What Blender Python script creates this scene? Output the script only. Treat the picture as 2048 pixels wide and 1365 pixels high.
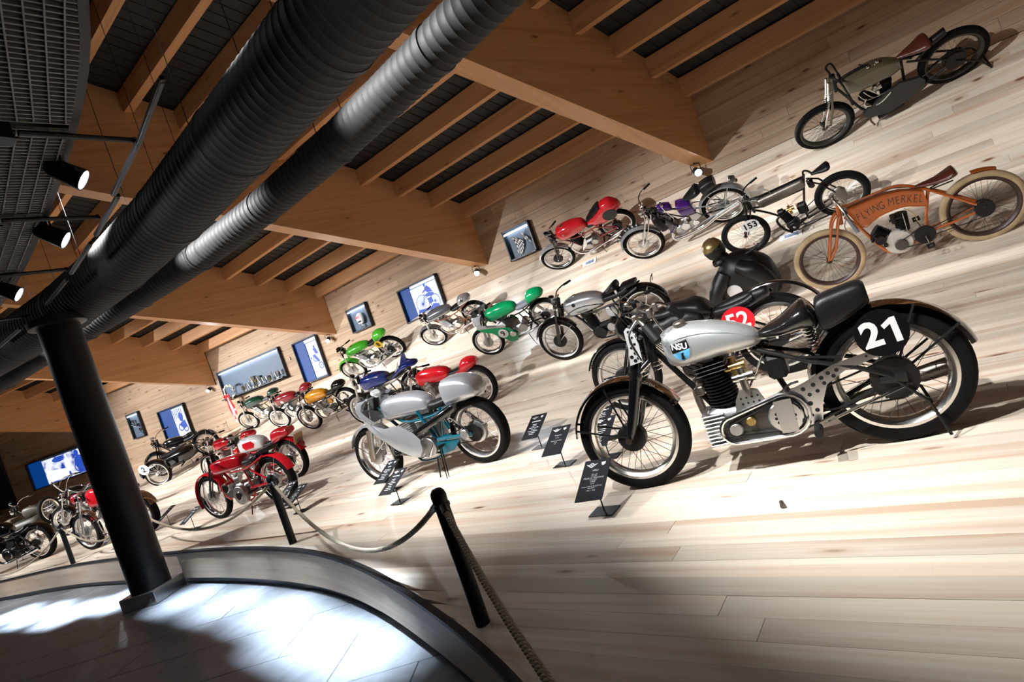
import bpy, math, random
import numpy as np
from mathutils import Vector, Matrix, Quaternion

for _o in list(bpy.data.objects): bpy.data.objects.remove(_o)
SC = bpy.context.scene
COL = SC.collection
rng = random.Random(7)
PI = math.pi
H0 = 1.62                      # eye height above the walkway; z below is world z (walkway = 0)

# ------------------------------------------------------------------ camera
def make_camera():
    f, roll, pit, u1 = 1200., math.radians(19.2), math.radians(-.7), 1500.
    yaw = math.atan2(u1, f)
    Fh = Vector((-math.cos(yaw), math.sin(yaw), 0)); R = Vector((math.sin(yaw), math.cos(yaw), 0)); U = Vector((0, 0, 1))
    F2 = Fh*math.cos(pit)+U*math.sin(pit); U2 = U*math.cos(pit)-Fh*math.sin(pit)
    right = R*math.cos(roll)-U2*math.sin(roll); up = R*math.sin(roll)+U2*math.cos(roll)
    cd = bpy.data.cameras.new('camera'); cd.sensor_width = 36; cd.lens = f/2048*36; cd.clip_start = .05
    co = bpy.data.objects.new('camera', cd); COL.objects.link(co)
    m = Matrix((right, up, -F2)).transposed().to_4x4(); m.translation = Vector((0, 0, H0))
    co.matrix_world = m; SC.camera = co
make_camera()

# ------------------------------------------------------------------ world, exposure
w = bpy.data.worlds.new('dim_room'); SC.world = w; w.use_nodes = True
w.node_tree.nodes['Background'].inputs[0].default_value = (.8, .85, 1, 1)
w.node_tree.nodes['Background'].inputs[1].default_value = .012
vs = SC.view_settings; vs.view_transform = 'Standard'; vs.look = 'None'; vs.gamma = 1; vs.use_curve_mapping = False
vs.exposure = 1.07

# ------------------------------------------------------------------ hall geometry (straight wall that bends towards the walkway on the far side)
YW = 10.15; SB = -12.0; RB = 32.0
def _interp(x, T):
    if x <= T[0][0]: return T[0][1]
    for (a, ga), (b, gb) in zip(T, T[1:]):
        if x <= b: return ga+(gb-ga)*(x-a)/(b-a)
    return T[-1][1]
GS = [(-60, .15), (-26, .18), (-21, .27), (-18, .46), (-14, .68), (-10.5, .98), (-7, 1.0), (-4.4, 1.05), (0, 1.1), (12, 1.15)]
S0 = math.radians(4); YA = 6.3; RA = 5.1
def fbase(y): return H0-1.18+math.tan(S0)*(y-3)
def farc(y):
    if y <= YA: return 0.
    th = math.asin(min(math.sin(S0)+(y-YA)/RA, .99999))
    return H0-1.18+math.tan(S0)*(YA-3)+RA*(math.cos(S0)-math.cos(th))-fbase(y)
def fz(s, y):
    yy = min(y, YW); return fbase(yy)+_interp(s, GS)*farc(yy)
def SXY(s, y):
    if s >= SB: return (s, y)
    ph = (SB-s)/RB; rho = RB-YW+y
    return (SB-rho*math.sin(ph), YW-RB+rho*math.cos(ph))
def FP(s, y, dz=0.): 
    x, yy = SXY(s, y); return Vector((x, yy, fz(s, y)+dz))
def WP(s, z, off=0.):
    x, yy = SXY(s, YW-off); return Vector((x, yy, z))
def fframe(s, y):
    e = 1e-3
    t = FP(s+e, y)-FP(s-e, y); t.z = 0; t.normalize()
    wv = FP(s, y+e)-FP(s, y-e); wv -= t*wv.dot(t); wv.normalize()
    return FP(s, y), t, wv, t.cross(wv)
EDGE = [(-60, 2.2), (-30, 2.25), (-20, 2.3), (-16.1, 2.37), (-13.5, 2.55), (-11, 2.72), (-8.5, 2.80), (-6.8, 2.79), (-5.2, 2.66), (-4, 2.4), (-2.74, 1.96), (-1.81, 1.55), (-1.25, 1.19), (-.8, .76), (-.5, .2), (-.36, -.5), (-.28, -1.6), (-.22, -5)]
def edge(s):
    # smooth (Catmull-Rom) reading of the plinth edge
    T = EDGE
    if s <= T[0][0]: return T[0][1]
    if s >= T[-1][0]: return -30.
    for i in range(len(T)-1):
        if T[i][0] <= s <= T[i+1][0]:
            x0, y0 = T[max(i-1, 0)]; x1, y1 = T[i]; x2, y2 = T[i+1]; x3, y3 = T[min(i+2, len(T)-1)]
            h = x2-x1; t = (s-x1)/h
            m1 = (y2-y0)/(x2-x0)*h; m2 = (y3-y1)/(x3-x1)*h
            return (2*t**3-3*t**2+1)*y1+(t**3-2*t**2+t)*m1+(-2*t**3+3*t**2)*y2+(t**3-t**2)*m2

# ------------------------------------------------------------------ lights of the hall
def spot(name, loc, target, power, angle, blend=.4, size=.03, col=(1, .95, .88)):
    l = bpy.data.lights.new(name, 'SPOT'); l.energy = power; l.spot_size = math.radians(angle); l.spot_blend = blend
    l.shadow_soft_size = size; l.color = col
    o = bpy.data.objects.new(name, l); COL.objects.link(o); o.location = loc
    o.rotation_euler = (Vector(target)-Vector(loc)).to_track_quat('-Z', 'Y').to_euler(); return o
COOL = (.86, .93, 1.); NEUT = (.98, .98, 1.); WARM = (1, .87, .7)
BEAM_S = [7.4, 2.2, -3.09, -8.19, -13.95, -19.75, -25.6, -31.5]
BD = Vector((.2153, .9019, 0)).normalized()      # plan direction of the beams, towards the wall

def build_lights():
    # spotlights mounted on the beam ends and along the round ducts: fixtures are built further down at SPOTS
    for p, t, pw, an, c in SPOTS:
        if p is not None: spot('spot_lamp', p, t, pw, an, 1. if c is COOL else .7, .025, c)
SPOTS = []
def beam_end(s):
    a = WP(s, 0); return Vector((a.x, a.y, 0))
for s in BEAM_S[1:7]:
    e = beam_end(s)
    SPOTS.append((e+Vector((.02, -.30, H0+1.43)), e+Vector((3.4, -2.2, H0+.45)), 75, 74, COOL))
DUCT_Z = H0+2.2
# spotlights along the gallery edge (low) and on the gallery rail (high)
LOWS = [(-1.45, 1.5, 1.9), (-2.2, 1.6, 1.95), (-4.45, 1.72, 1.95), (-5.65, 1.9, 1.95), (-7.15, 1.86, 1.95), (-10.2, 1.6, 1.9), (-12.6, 1.15, 1.85), (-15.2, .5, 1.85), (-18.5, -.6, 1.85), (-22, -1.8, 1.85)]
for i, (x, y, z) in enumerate(LOWS):
    SPOTS.append((Vector((x, y, H0+z)), Vector((x+1.7, y+(2.7 if i == 0 else 3.6), .3)), (260, 210, 240, 240, 240, 250, 270, 280, 280, 280)[i], 74, NEUT))
for x, pw in ((-.4, 300), (-4.0, 800), (-7.6, 1350), (-11.6, 1450), (-15.6, 1700), (-19.6, 2300), (-23.6, 2600)):
    sh = max(0, -9-x); SPOTS.append((Vector((x, 1.75-sh*.12-sh*sh*.010-max(0, x+3)*.3, H0+3.4)), Vector((x+3.1-.06*sh, 7.8-sh*sh*.011, H0-.25+.04*sh)), pw, 46+.6*sh, NEUT))
def make_spots(): pass

# ------------------------------------------------------------------ materials
MATS = {}
def mat(name, col=(.5, .5, .5), rough=.5, metal=0., spec=.5, coat=0., emit=None, es=1., alpha=1., bump=0., bscale=200., var=0., trans=0.):
    if name in MATS: return MATS[name]
    m = bpy.data.materials.new(name); m.use_nodes = True; nt = m.node_tree; b = nt.nodes['Principled BSDF']
    b.inputs['Base Color'].default_value = (*col, 1); b.inputs['Roughness'].default_value = rough; b.inputs['Metallic'].default_value = metal
    b.inputs['Specular IOR Level'].default_value = spec; b.inputs['Coat Weight'].default_value = coat; b.inputs['Coat Roughness'].default_value = .06
    if emit: b.inputs['Emission Color'].default_value = (*emit, 1); b.inputs['Emission Strength'].default_value = es
    if trans: b.inputs['Transmission Weight'].default_value = trans; b.inputs['IOR'].default_value = 1.2
    if alpha < 1: b.inputs['Alpha'].default_value = alpha
    if bump or var:
        tc = nt.nodes.new('ShaderNodeTexCoord'); n = nt.nodes.new('ShaderNodeTexNoise'); n.inputs['Scale'].default_value = bscale; n.inputs['Detail'].default_value = 4
        nt.links.new(tc.outputs['Object'], n.inputs['Vector'])
        if bump:
            bp = nt.nodes.new('ShaderNodeBump'); bp.inputs['Strength'].default_value = bump; bp.inputs['Distance'].default_value = .002
            nt.links.new(n.outputs['Fac'], bp.inputs['Height']); nt.links.new(bp.outputs['Normal'], b.inputs['Normal'])
        if var:
            mx = nt.nodes.new('ShaderNodeMix'); mx.data_type = 'RGBA'; mx.inputs[6].default_value = (*col, 1); mx.inputs[7].default_value = (*[c*(1-var) for c in col], 1)
            n2 = nt.nodes.new('ShaderNodeTexNoise'); n2.inputs['Scale'].default_value = bscale*.12; n2.inputs['Detail'].default_value = 6
            rp = nt.nodes.new('ShaderNodeValToRGB'); rp.color_ramp.elements[0].position = .35; rp.color_ramp.elements[1].position = .65
            nt.links.new(tc.outputs['Object'], n2.inputs['Vector']); nt.links.new(n2.outputs['Fac'], rp.inputs[0]); nt.links.new(rp.outputs[0], mx.inputs[0]); nt.links.new(mx.outputs[2], b.inputs['Base Color'])
    MATS[name] = m; return m

def wood(name, c1, c2, c3, knotcol, rough=.5, grain=1., knots=1., coat=0., width=.125, varamt=.35):
    """boards carry a vector attribute pc = (metres along, metres across, random 0..1)"""
    m = bpy.data.materials.new(name); m.use_nodes = True; nt = m.node_tree; N = nt.nodes; Lk = nt.links; b = N['Principled BSDF']
    at = N.new('ShaderNodeAttribute'); at.attribute_name = 'pc'
    sp = N.new('ShaderNodeSeparateXYZ'); Lk.new(at.outputs['Vector'], sp.inputs[0])
    def math_(op, a, bb=None):
        n = N.new('ShaderNodeMath'); n.operation = op
        for i, v in enumerate((a, bb)):
            if v is None: continue
            if isinstance(v, (int, float)): n.inputs[i].default_value = v
            else: Lk.new(v, n.inputs[i])
        return n.outputs[0]
    ro = math_('MULTIPLY', sp.outputs[2], 97.)
    def vec(kx, ky):
        c = N.new('ShaderNodeCombineXYZ'); Lk.new(math_('ADD', math_('MULTIPLY', sp.outputs[0], kx), ro), c.inputs[0]); Lk.new(math_('MULTIPLY', sp.outputs[1], ky), c.inputs[1]); Lk.new(ro, c.inputs[2]); return c.outputs[0]
    def noise(v, sc, det=3, dist=0.):
        n = N.new('ShaderNodeTexNoise'); n.inputs['Scale'].default_value = sc; n.inputs['Detail'].default_value = det; n.inputs['Distortion'].default_value = dist; Lk.new(v, n.inputs['Vector']); return n.outputs['Fac']
    def ramp(f, p0, p1, a=(0, 0, 0), bb=(1, 1, 1)):
        r = N.new('ShaderNodeValToRGB'); r.color_ramp.elements[0].position = p0; r.color_ramp.elements[1].position = p1
        r.color_ramp.elements[0].color = (*a, 1); r.color_ramp.elements[1].color = (*bb, 1); Lk.new(f, r.inputs[0]); return r.outputs[0]
    def mix(f, a, bb, mode='MIX'):
        n = N.new('ShaderNodeMix'); n.data_type = 'RGBA'; n.blend_type = mode
        if isinstance(f, (int, float)): n.inputs[0].default_value = f
        else: Lk.new(f, n.inputs[0])
        for i, v in ((6, a), (7, bb)):
            if isinstance(v, tuple): n.inputs[i].default_value = (*v, 1)
            else: Lk.new(v, n.inputs[i])
        return n.outputs[2]
    g1 = noise(vec(.7, 38.), 1.0, 4, .6)          # fine lengthwise streaks
    g2 = noise(vec(.35, 9.), 1.0, 3, .4)          # wide bands (heartwood)
    wn = N.new('ShaderNodeTexWhiteNoise'); wn.noise_dimensions = '1D'; Lk.new(ro, wn.inputs['W'])
    col = mix(ramp(g1, .35, .7), c1, c2)
    col = mix(math_('MULTIPLY', ramp(g2, .5, .68), .75*grain), col, c3)
    # board-to-board difference
    hv = N.new('ShaderNodeHueSaturation'); Lk.new(col, hv.inputs['Color'])
    Lk.new(math_('ADD', math_('MULTIPLY', wn.outputs['Value'], varamt), 1-varamt*.6), hv.inputs['Value']); col = hv.outputs[0]
    # knots
    vo = N.new('ShaderNodeTexVoronoi'); vo.inputs['Scale'].default_value = 1.; vo.inputs['Randomness'].default_value = 1.
    Lk.new(vec(2.3, 8.), vo.inputs['Vector'])
    pick = N.new('ShaderNodeSeparateColor'); Lk.new(vo.outputs['Color'], pick.inputs[0])
    isk = math_('LESS_THAN', pick.outputs[0], .38*knots)
    kr = math_('MULTIPLY', ramp(vo.outputs['Distance'], .07, .17, (1, 1, 1), (0, 0, 0)), isk)
    kh = math_('MULTIPLY', ramp(vo.outputs['Distance'], .12, .34, (.55, .55, .55), (0, 0, 0)), isk)
    col = mix(kh, col, c3); col = mix(kr, col, knotcol)
    Lk.new(col, b.inputs['Base Color'])
    b.inputs['Roughness'].default_value = rough; b.inputs['Coat Weight'].default_value = coat; b.inputs['Coat Roughness'].default_value = .3
    b.inputs['Specular IOR Level'].default_value = .35
    bp = N.new('ShaderNodeBump'); bp.inputs['Strength'].default_value = .15; bp.inputs['Distance'].default_value = .001
    Lk.new(g1, bp.inputs['Height']); Lk.new(bp.outputs['Normal'], b.inputs['Normal'])
    MATS[name] = m; return m

M_FLOOR = wood('floor_spruce', (.86, .77, .64), (.79, .66, .51), (.62, .41, .27), (.20, .085, .04), .42, 1., .7)
M_WALL = wood('wall_spruce', (.60, .44, .30), (.50, .345, .215), (.39, .23, .135), (.16, .07, .035), .55, .9, 1.1, varamt=.3)
M_BEAM = wood('glulam', (.76, .42, .20), (.66, .33, .14), (.56, .26, .10), (.25, .10, .04), .4, .7, .35, coat=.15, varamt=.12)
M_RISER = wood('riser_spruce', (.66, .54, .42), (.56, .43, .31), (.47, .31, .20), (.22, .11, .06), .5, .8, .5)
M_CEIL = mat('black_stained_boards', (.018, .017, .016), .6, bump=.2, bscale=40)
M_BLACK = mat('black_steel', (.008, .008, .009), .45, .0, .35)
M_DUCT = mat('black_duct_metal', (.026, .025, .024), .62, .0, .22)
M_TILE = mat('grey_stone_tile', (.30, .32, .35), .38, bump=.3, bscale=60, var=.25)
M_GROUT = mat('dark_grout', (.10, .10, .11), .8)
M_EDGE = mat('dark_edge_trim', (.012, .012, .013), .6, spec=.2)

# ------------------------------------------------------------------ mesh helpers
class MB:
    def __init__(s): s.v = []; s.f = []; s.pc = None
    def add(s, vs, fs):
        o = len(s.v); s.v += [tuple(v) for v in vs]; s.f += [tuple(i+o for i in f) for f in fs]; return s
    def box(s, c, d, R=None):
        c = Vector(c); hx, hy, hz = [q/2 for q in d]
        vs = [Vector((x, y, z)) for x in (-hx, hx) for y in (-hy, hy) for z in (-hz, hz)]
        if R is not None: vs = [R @ v for v in vs]
        return s.add([c+v for v in vs], [(0, 1, 3, 2), (4, 6, 7, 5), (0, 4, 5, 1), (2, 3, 7, 6), (0, 2, 6, 4), (1, 5, 7, 3)])
    def rbox(s, c, d, b=.01, R=None):
        """box with chamfered edges"""
        c = Vector(c); h = [q/2 for q in d]; b = min(b, min(h)*.95); vs = []; idx = {}
        for sx in (-1, 1):
            for sy in (-1, 1):
                for sz in (-1, 1):
                    for k in range(3):
                        p = [sx*(h[0]-b), sy*(h[1]-b), sz*(h[2]-b)]; p[k] = (sx, sy, sz)[k]*h[k]
                        idx[(sx, sy, sz, k)] = len(vs); vs.append(Vector(p))
        fs = []
        for k in range(3):
            a, bb = [(1, 2), (2, 0), (0, 1)][k]
            for sg in (-1, 1):
                q = []
                for u, v in ((-1, -1), (1, -1), (1, 1), (-1, 1)):
                    t = [0, 0, 0]; t[k] = sg; t[a] = u; t[bb] = v; q.append(idx[(*t, k)])
                fs.append(q if sg > 0 else q[::-1])
        for k in range(3):          # edges along axis k
            a, bb = [(1, 2), (2, 0), (0, 1)][k]
            for u in (-1, 1):
                for v in (-1, 1):
                    def T(sk):
                        t = [0, 0, 0]; t[k] = sk; t[a] = u; t[bb] = v; return t
                    fs.append((idx[(*T(-1), a)], idx[(*T(1), a)], idx[(*T(1), bb)], idx[(*T(-1), bb)]))
        for sx in (-1, 1):
            for sy in (-1, 1):
                for sz in (-1, 1): fs.append([idx[(sx, sy, sz, k)] for k in range(3)])
        if R is not None: vs = [R @ v for v in vs]
        return s.add([c+v for v in vs], fs)
    def tube(s, pts, r, n=8, smooth=0, closed=False, caps=True):
        pts = [Vector(p) for p in pts]
        rs = r if isinstance(r, (list, tuple)) else [r]*len(pts)
        if smooth and len(pts) > 2:
            P = []; Q = []; m = len(pts)
            rangei = range(m if closed else m-1)
            for i in rangei:
                if closed: p0, p1, p2, p3 = pts[i-1], pts[i], pts[(i+1) % m], pts[(i+2) % m]
                else: p0, p1, p2, p3 = pts[max(i-1, 0)], pts[i], pts[i+1], pts[min(i+2, m-1)]
                for k in range(smooth):
                    t = k/smooth
                    P.append(.5*((2*p1)+(p2-p0)*t+(2*p0-5*p1+4*p2-p3)*t*t+(3*p1-p0-3*p2+p3)*t**3)); Q.append(rs[i]+(rs[(i+1) % m]-rs[i])*t)
            if not closed: P.append(pts[-1]); Q.append(rs[-1])
            pts, rs = P, Q
        m = len(pts); vs = []; up = None
        for i in range(m):
            if closed: d = pts[(i+1) % m]-pts[i-1]
            else: d = pts[min(i+1, m-1)]-pts[max(i-1, 0)]
            if d.length < 1e-9: d = Vector((0, 0, 1))
            d.normalize()
            if up is None: up = d.orthogonal().normalized()
            up = (up-d*up.dot(d)); up = up.normalized() if up.length > 1e-6 else d.orthogonal().normalized()
            w = d.cross(up)
            for k in range(n):
                a = 2*PI*k/n; vs.append(pts[i]+(up*math.cos(a)+w*math.sin(a))*rs[i])
        fs = []
        for i in range(m if closed else m-1):
            j = (i+1) % m
            for k in range(n): fs.append((i*n+k, i*n+(k+1) % n, j*n+(k+1) % n, j*n+k))
        if caps and not closed: fs += [tuple(range(n))[::-1], tuple((m-1)*n+k for k in range(n))]
        return s.add(vs, fs)
    def lathe(s, prof, c, axis=(0, 1, 0), n=32, close=False, arc=None, ref=None):
        """prof = [(radius, offset along axis)]"""
        a = Vector(axis).normalized(); c = Vector(c); u = Vector(ref) if ref else a.orthogonal(); u = (u-a*u.dot(a)).normalized(); w = a.cross(u)
        m = len(prof); vs = []; full = arc is None; a0, a1 = (0, 2*PI) if full else arc
        cnt = n if full else n+1
        for i in range(cnt):
            t = a0+(a1-a0)*i/n; d = u*math.cos(t)+w*math.sin(t)
            for r, h in prof: vs.append(c+d*r+a*h)
        fs = []
        for i in range(n):
            j = (i+1) % cnt
            for k in range(m if close else m-1): fs.append((i*m+k, j*m+k, j*m+(k+1) % m, i*m+(k+1) % m))
        if not close and full:
            for k in (0, m-1):
                if prof[k][0] > 1e-6: fs.append(tuple(i*m+k for i in range(cnt)))
        if not full and close: fs += [tuple(range(m)), tuple((cnt-1)*m+k for k in range(m))]
        return s.add(vs, fs)
    def cyl(s, p0, p1, r0, r1=None, n=16): return s.tube([p0, p1], [r0, r0 if r1 is None else r1], n)
    def plate(s, poly, y0, y1):
        """polygon in xz, extruded along y"""
        n = len(poly); vs = [(x, y0, z) for x, z in poly]+[(x, y1, z) for x, z in poly]
        return s.add(vs, [tuple(range(n)), tuple(range(n, 2*n))[::-1]]+[(i, i+n, (i+1) % n+n, (i+1) % n) for i in range(n)])
    def loft(s, secs, n=16, sub=4, axis='x', caps=True):
        """secs = [(x, y, z, half width, half height, power)] rings in the yz plane, smoothed along x"""
        secs = [tuple(q)+(2.4,)*(6-len(q)) for q in secs]
        S = smooth_secs(secs, sub); vs = []
        for (x, y, z, hw, hh, p) in S:
            for k in range(n):
                a = 2*PI*k/n; c, q = math.cos(a), math.sin(a)
                vs.append((x, y+hw*math.copysign(abs(c)**(2/p), c), z+hh*math.copysign(abs(q)**(2/p), q)))
        fs = []; m = len(S)
        for i in range(m-1):
            for k in range(n): fs.append((i*n+k, i*n+(k+1) % n, (i+1)*n+(k+1) % n, (i+1)*n+k))
        if caps: fs += [tuple(range(n))[::-1], tuple((m-1)*n+k for k in range(n))]
        return s.add(vs, fs)
    def ball(s, c, r, n=12, sc=(1, 1, 1)):
        c = Vector(c); m = max(n//2, 4); vs = []; fs = []
        for i in range(m+1):
            t = PI*i/m
            for k in range(n): a = 2*PI*k/n; vs.append((c.x+r*sc[0]*math.sin(t)*math.cos(a), c.y+r*sc[1]*math.sin(t)*math.sin(a), c.z+r*sc[2]*math.cos(t)))
        for i in range(m):
            for k in range(n): fs.append((i*n+k, (i+1)*n+k, (i+1)*n+(k+1) % n, i*n+(k+1) % n))
        return s.add(vs, fs)
    def mesh(s, name, material, smooth=True, ang=35, fix=True):
        me = bpy.data.meshes.new(name); me.from_pydata(s.v, [], s.f)
        if material is not None: me.materials.append(material)
        if fix:
            import bmesh
            bm = bmesh.new(); bm.from_mesh(me); bmesh.ops.remove_doubles(bm, verts=bm.verts, dist=1e-6) if s.pc is None else None
            bmesh.ops.recalc_face_normals(bm, faces=bm.faces); bm.to_mesh(me); bm.free()
        if s.pc is not None:
            at = me.attributes.new('pc', 'FLOAT_VECTOR', 'POINT'); at.data.foreach_set('vector', np.array(s.pc, dtype=np.float32).ravel())
        me.polygons.foreach_set('use_smooth', [smooth]*len(me.polygons))
        if smooth: me.set_sharp_from_angle(angle=math.radians(ang))
        me.update(); return me
    def obj(s, name, material, parent=None, smooth=True, ang=35, loc=None, fix=True):
        o = bpy.data.objects.new(name, s.mesh(name, material, smooth, ang, fix)); COL.objects.link(o)
        if parent is not None: o.parent = parent
        if loc is not None: o.location = loc
        return o
def smooth_secs(secs, sub):
    out = []; m = len(secs)
    for i in range(m-1):
        p0, p1, p2, p3 = secs[max(i-1, 0)], secs[i], secs[i+1], secs[min(i+2, m-1)]
        for k in range(sub):
            t = k/sub; q = []
            for j in range(6):
                a, b, c, d = p0[j], p1[j], p2[j], p3[j]
                v = .5*(2*b+(c-a)*t+(2*a-5*b+4*c-d)*t*t+(3*b-a-3*c+d)*t**3)
                if j in (3, 4): v = max(v, .0005)
                if j == 5: v = max(v, 1.2)
                q.append(v)
            out.append(tuple(q))
    out.append(secs[-1]); return out
def side_y(secs, x, z):
    """half width of a loft at x,z"""
    S = smooth_secs([tuple(q)+(2.4,)*(6-len(q)) for q in secs], 6); S = sorted(S, key=lambda q: q[0])
    for a, b in zip(S, S[1:]):
        if a[0] <= x <= b[0]:
            t = (x-a[0])/max(b[0]-a[0], 1e-9); q = [a[i]+(b[i]-a[i])*t for i in range(6)]
            u = min(abs((z-q[2])/q[4]), .999); return q[1]+q[3]*(1-u**q[5])**(1/q[5])
    return 0.
def tag(o, label=None, cat=None, group=None, kind=None):
    if label: o['label'] = label
    if cat: o['category'] = cat
    if group: o['group'] = group
    if kind: o['kind'] = kind
    return o
def empty(name, loc=(0, 0, 0)):
    o = bpy.data.objects.new(name, None); COL.objects.link(o); o.location = loc; o.empty_display_size = .1; return o
def frame_mat(o, x, y, z): 
    m = Matrix((Vector(x), Vector(y), Vector(z))).transposed().to_4x4(); m.translation = Vector(o); return m
_txt = {}
def text_mb(txt, size=.1, extrude=0., align='CENTER', bold=0., shear=0.):
    """flat lettering as a mesh in the xy plane"""
    cu = bpy.data.curves.new('lettering', 'FONT'); cu.body = txt; cu.size = size; cu.align_x = align; cu.align_y = 'CENTER'; cu.extrude = extrude; cu.offset = bold; cu.shear = shear; cu.resolution_u = 3
    o = bpy.data.objects.new('tmp', cu); COL.objects.link(o)
    dg = bpy.context.evaluated_depsgraph_get(); me = o.evaluated_get(dg).to_mesh()
    mb = MB(); mb.v = [tuple(v.co) for v in me.vertices]; mb.f = [tuple(p.vertices) for p in me.polygons]
    o.evaluated_get(dg).to_mesh_clear(); bpy.data.objects.remove(o); bpy.data.curves.remove(cu)
    return mb
def text_obj(name, txt, size, material, parent, M, **k):
    mb = text_mb(txt, size, **k); mb.v = [tuple(M @ Vector(v)) for v in mb.v]
    return mb.obj(name, material, parent, smooth=False, fix=False)

# ================================================================== STRUCTURE
def structure(o): o['kind'] = 'structure'; return o

# ---- banked plank floor: every row follows the hall, boards are single pieces
def build_floor():
    sub = MB()
    ss = [-44+i*1.0 for i in range(0, 54)]; rows = []
    # rows at equal width across the slope (measured on the straight part)
    y = -6.0; ys = [y]
    while y < YW-.02:
        st = .125; dzy = (fz(-6, y+.001)-fz(-6, y))/.001; y = min(y+st/math.sqrt(1+dzy*dzy), YW); ys.append(y)
    ys2 = [-6, -3, 0, 2, 4, 6]+[6+YW*.001+(YW-6.01)*i/40 for i in range(1, 41)]
    # subfloor under the boards
    grid = []
    for s in ss:
        e = edge(s)
        grid.append([FP(s, max(e+.03, yy), -.035-.12*max(0, yy-6)/4) for yy in ys2])
    vs = [p for r in grid for p in r]; n = len(ys2)
    sub.add(vs, [(i*n+k, (i+1)*n+k, (i+1)*n+k+1, i*n+k+1) for i in range(len(grid)-1) for k in range(n-1)])
    fl = structure(sub.obj('floor', M_GROUT, None, fix=False))
    planks = []
    for ri in range(len(ys)-1):
        ya, yb = ys[ri]+.0006, ys[ri+1]-.0006
        s = 9.0-rng.random()*3
        while s > -43:
            ln = rng.uniform(3.2, 4.9); s1 = max(s-ln, -43.5)
            planks.append((s1+.001, s-.001, ya, yb, rng.random(), rng.uniform(-.0006, .0006))); s = s1
    rest = MB(); rest.pc = []; single = []
    cand = []
    for p in planks:
        s0, s1, ya, yb, rn, dz = p
        n = max(2, int((s1-s0)/.45)); A = []
        for i in range(n+1):
            s = s0+(s1-s0)*i/n; e = edge(s); A.append((s, max(ya, e), max(yb, e)))
        if all(c-b < .004 for _, b, c in A): continue
        vs = []; pc = []; fs = []
        for (s, b, c) in A:
            for yy, d in ((b, dz), (c, dz), (c, dz-.03), (b, dz-.03)):
                vs.append(FP(s, yy, d)); pc.append((s, yy, rn))
        for i in range(n):
            for k in range(4):
                j = (k+1) % 4; fs.append((i*4+k, i*4+j, (i+1)*4+j, (i+1)*4+k))
        fs += [(3, 2, 1, 0), (n*4, n*4+1, n*4+2, n*4+3)]
        mid = FP((s0+s1)/2, (ya+yb)/2); d = (mid-Vector((0, 0, H0)))
        depth = max(d.x*-.62+d.y*.78, .3)
        vis = d.x*-.62+d.y*.78 > .4 and abs((d.x*.78+d.y*.62)/depth) < 1.1
        cand.append((depth if vis else 99+depth, vs, fs, pc))
    cand.sort(key=lambda q: q[0])
    for i, (dd, vs, fs, pc) in enumerate(cand):
        if i < 290:
            mb = MB(); mb.add(vs, fs); mb.pc = pc; mb.obj('plank', M_FLOOR, fl, smooth=False, fix=False)
        else:
            rest.add(vs, fs); rest.pc += pc
    o = rest.obj('planks', M_FLOOR, fl, smooth=False, fix=False); o['kind'] = 'stuff'
build_floor()

# ---- plinth: riser, recessed toe kick and dark edge strip along the platform
def build_plinth():
    pts = []
    s = -30.
    while s < -.23:
        pts.append((s, edge(s))); s += .12 if s > -4 else .25
    riser = MB(); riser.pc = []; toe = MB(); strip = MB(); L = 0.; prev = None
    P = []
    for s, e in pts:
        if e < -6: break
        x, y = SXY(s, e); P.append((Vector((x, y, 0)), fz(s, e)))
    for i, (p, z) in enumerate(P):
        a = P[max(i-1, 0)][0]; b = P[min(i+1, len(P)-1)][0]; t = (b-a).normalized(); nr = Vector((-t.y, t.x, 0))   # towards the platform
        if prev is not None: L += (p-prev).length
        prev = p.copy(); k = len(riser.v)//4
        for off, zz in ((0, z-.02), (0, .085), (.03, .085), (.03, z-.02)):
            q = p+nr*off; riser.v.append((q.x, q.y, zz)); riser.pc.append((L, zz, .37))
        for off, zz in ((.06, .09), (.06, 0), (.09, 0), (.09, .09)):
            q = p+nr*off; toe.v.append((q.x, q.y, zz))
        for off, zz in ((-.012, z-.022), (-.012, z+.004), (.03, z+.005), (.03, z-.02)):
            q = p+nr*off; strip.v.append((q.x, q.y, zz))
        if i:
            for m_ in (riser, toe, strip):
                for q in range(4): m_.f.append(((i-1)*4+q, (i-1)*4+(q+1) % 4, i*4+(q+1) % 4, i*4+q))
    w_ = structure(riser.obj('wall_plinth', M_RISER, None))
    structure(toe.obj('baseboard_plinth', mat('toe_kick_grey', (.12, .125, .14), .5)))
    structure(strip.obj('trim_1', M_EDGE))
build_plinth()

# ---- walkway of stone tiles
def build_walkway():
    b = MB(); b.box((-14, 1.0, -.05), (50, 26, .06)); fl = structure(b.obj('floor_walkway', M_GROUT))
    ang = math.radians(33); ca, sa = math.cos(ang), math.sin(ang); tw, tl = .62, 1.24
    def inside(x, y):
        # keep tiles that can be seen: on the walkway side of the plinth
        best = edge(x) if x > -12 else edge(x)+.3
        return y < best+1.2 and x < 4
    k = 0
    tiles = []
    for i in range(-40, 14):
        for j in range(-20, 20):
            u = i*tl+(j % 2)*.5*tl; v = j*tw
            x = ca*u-sa*v-1.0; y = sa*u+ca*v
            if not (-17 < x < 2 and -3.2 < y < 3.6 and inside(x, y)): continue
            tiles.append((x, y))
    mb = MB(); mb.rbox((0, 0, -.01), (tl-.006, tw-.006, .022), .003); me = mb.mesh('tile', M_TILE)
    for x, y in tiles:
        o = bpy.data.objects.new('tile', me); COL.objects.link(o); o.parent = fl; o.location = (x, y, 0); o.rotation_euler = (0, 0, ang)
build_walkway()

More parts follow.
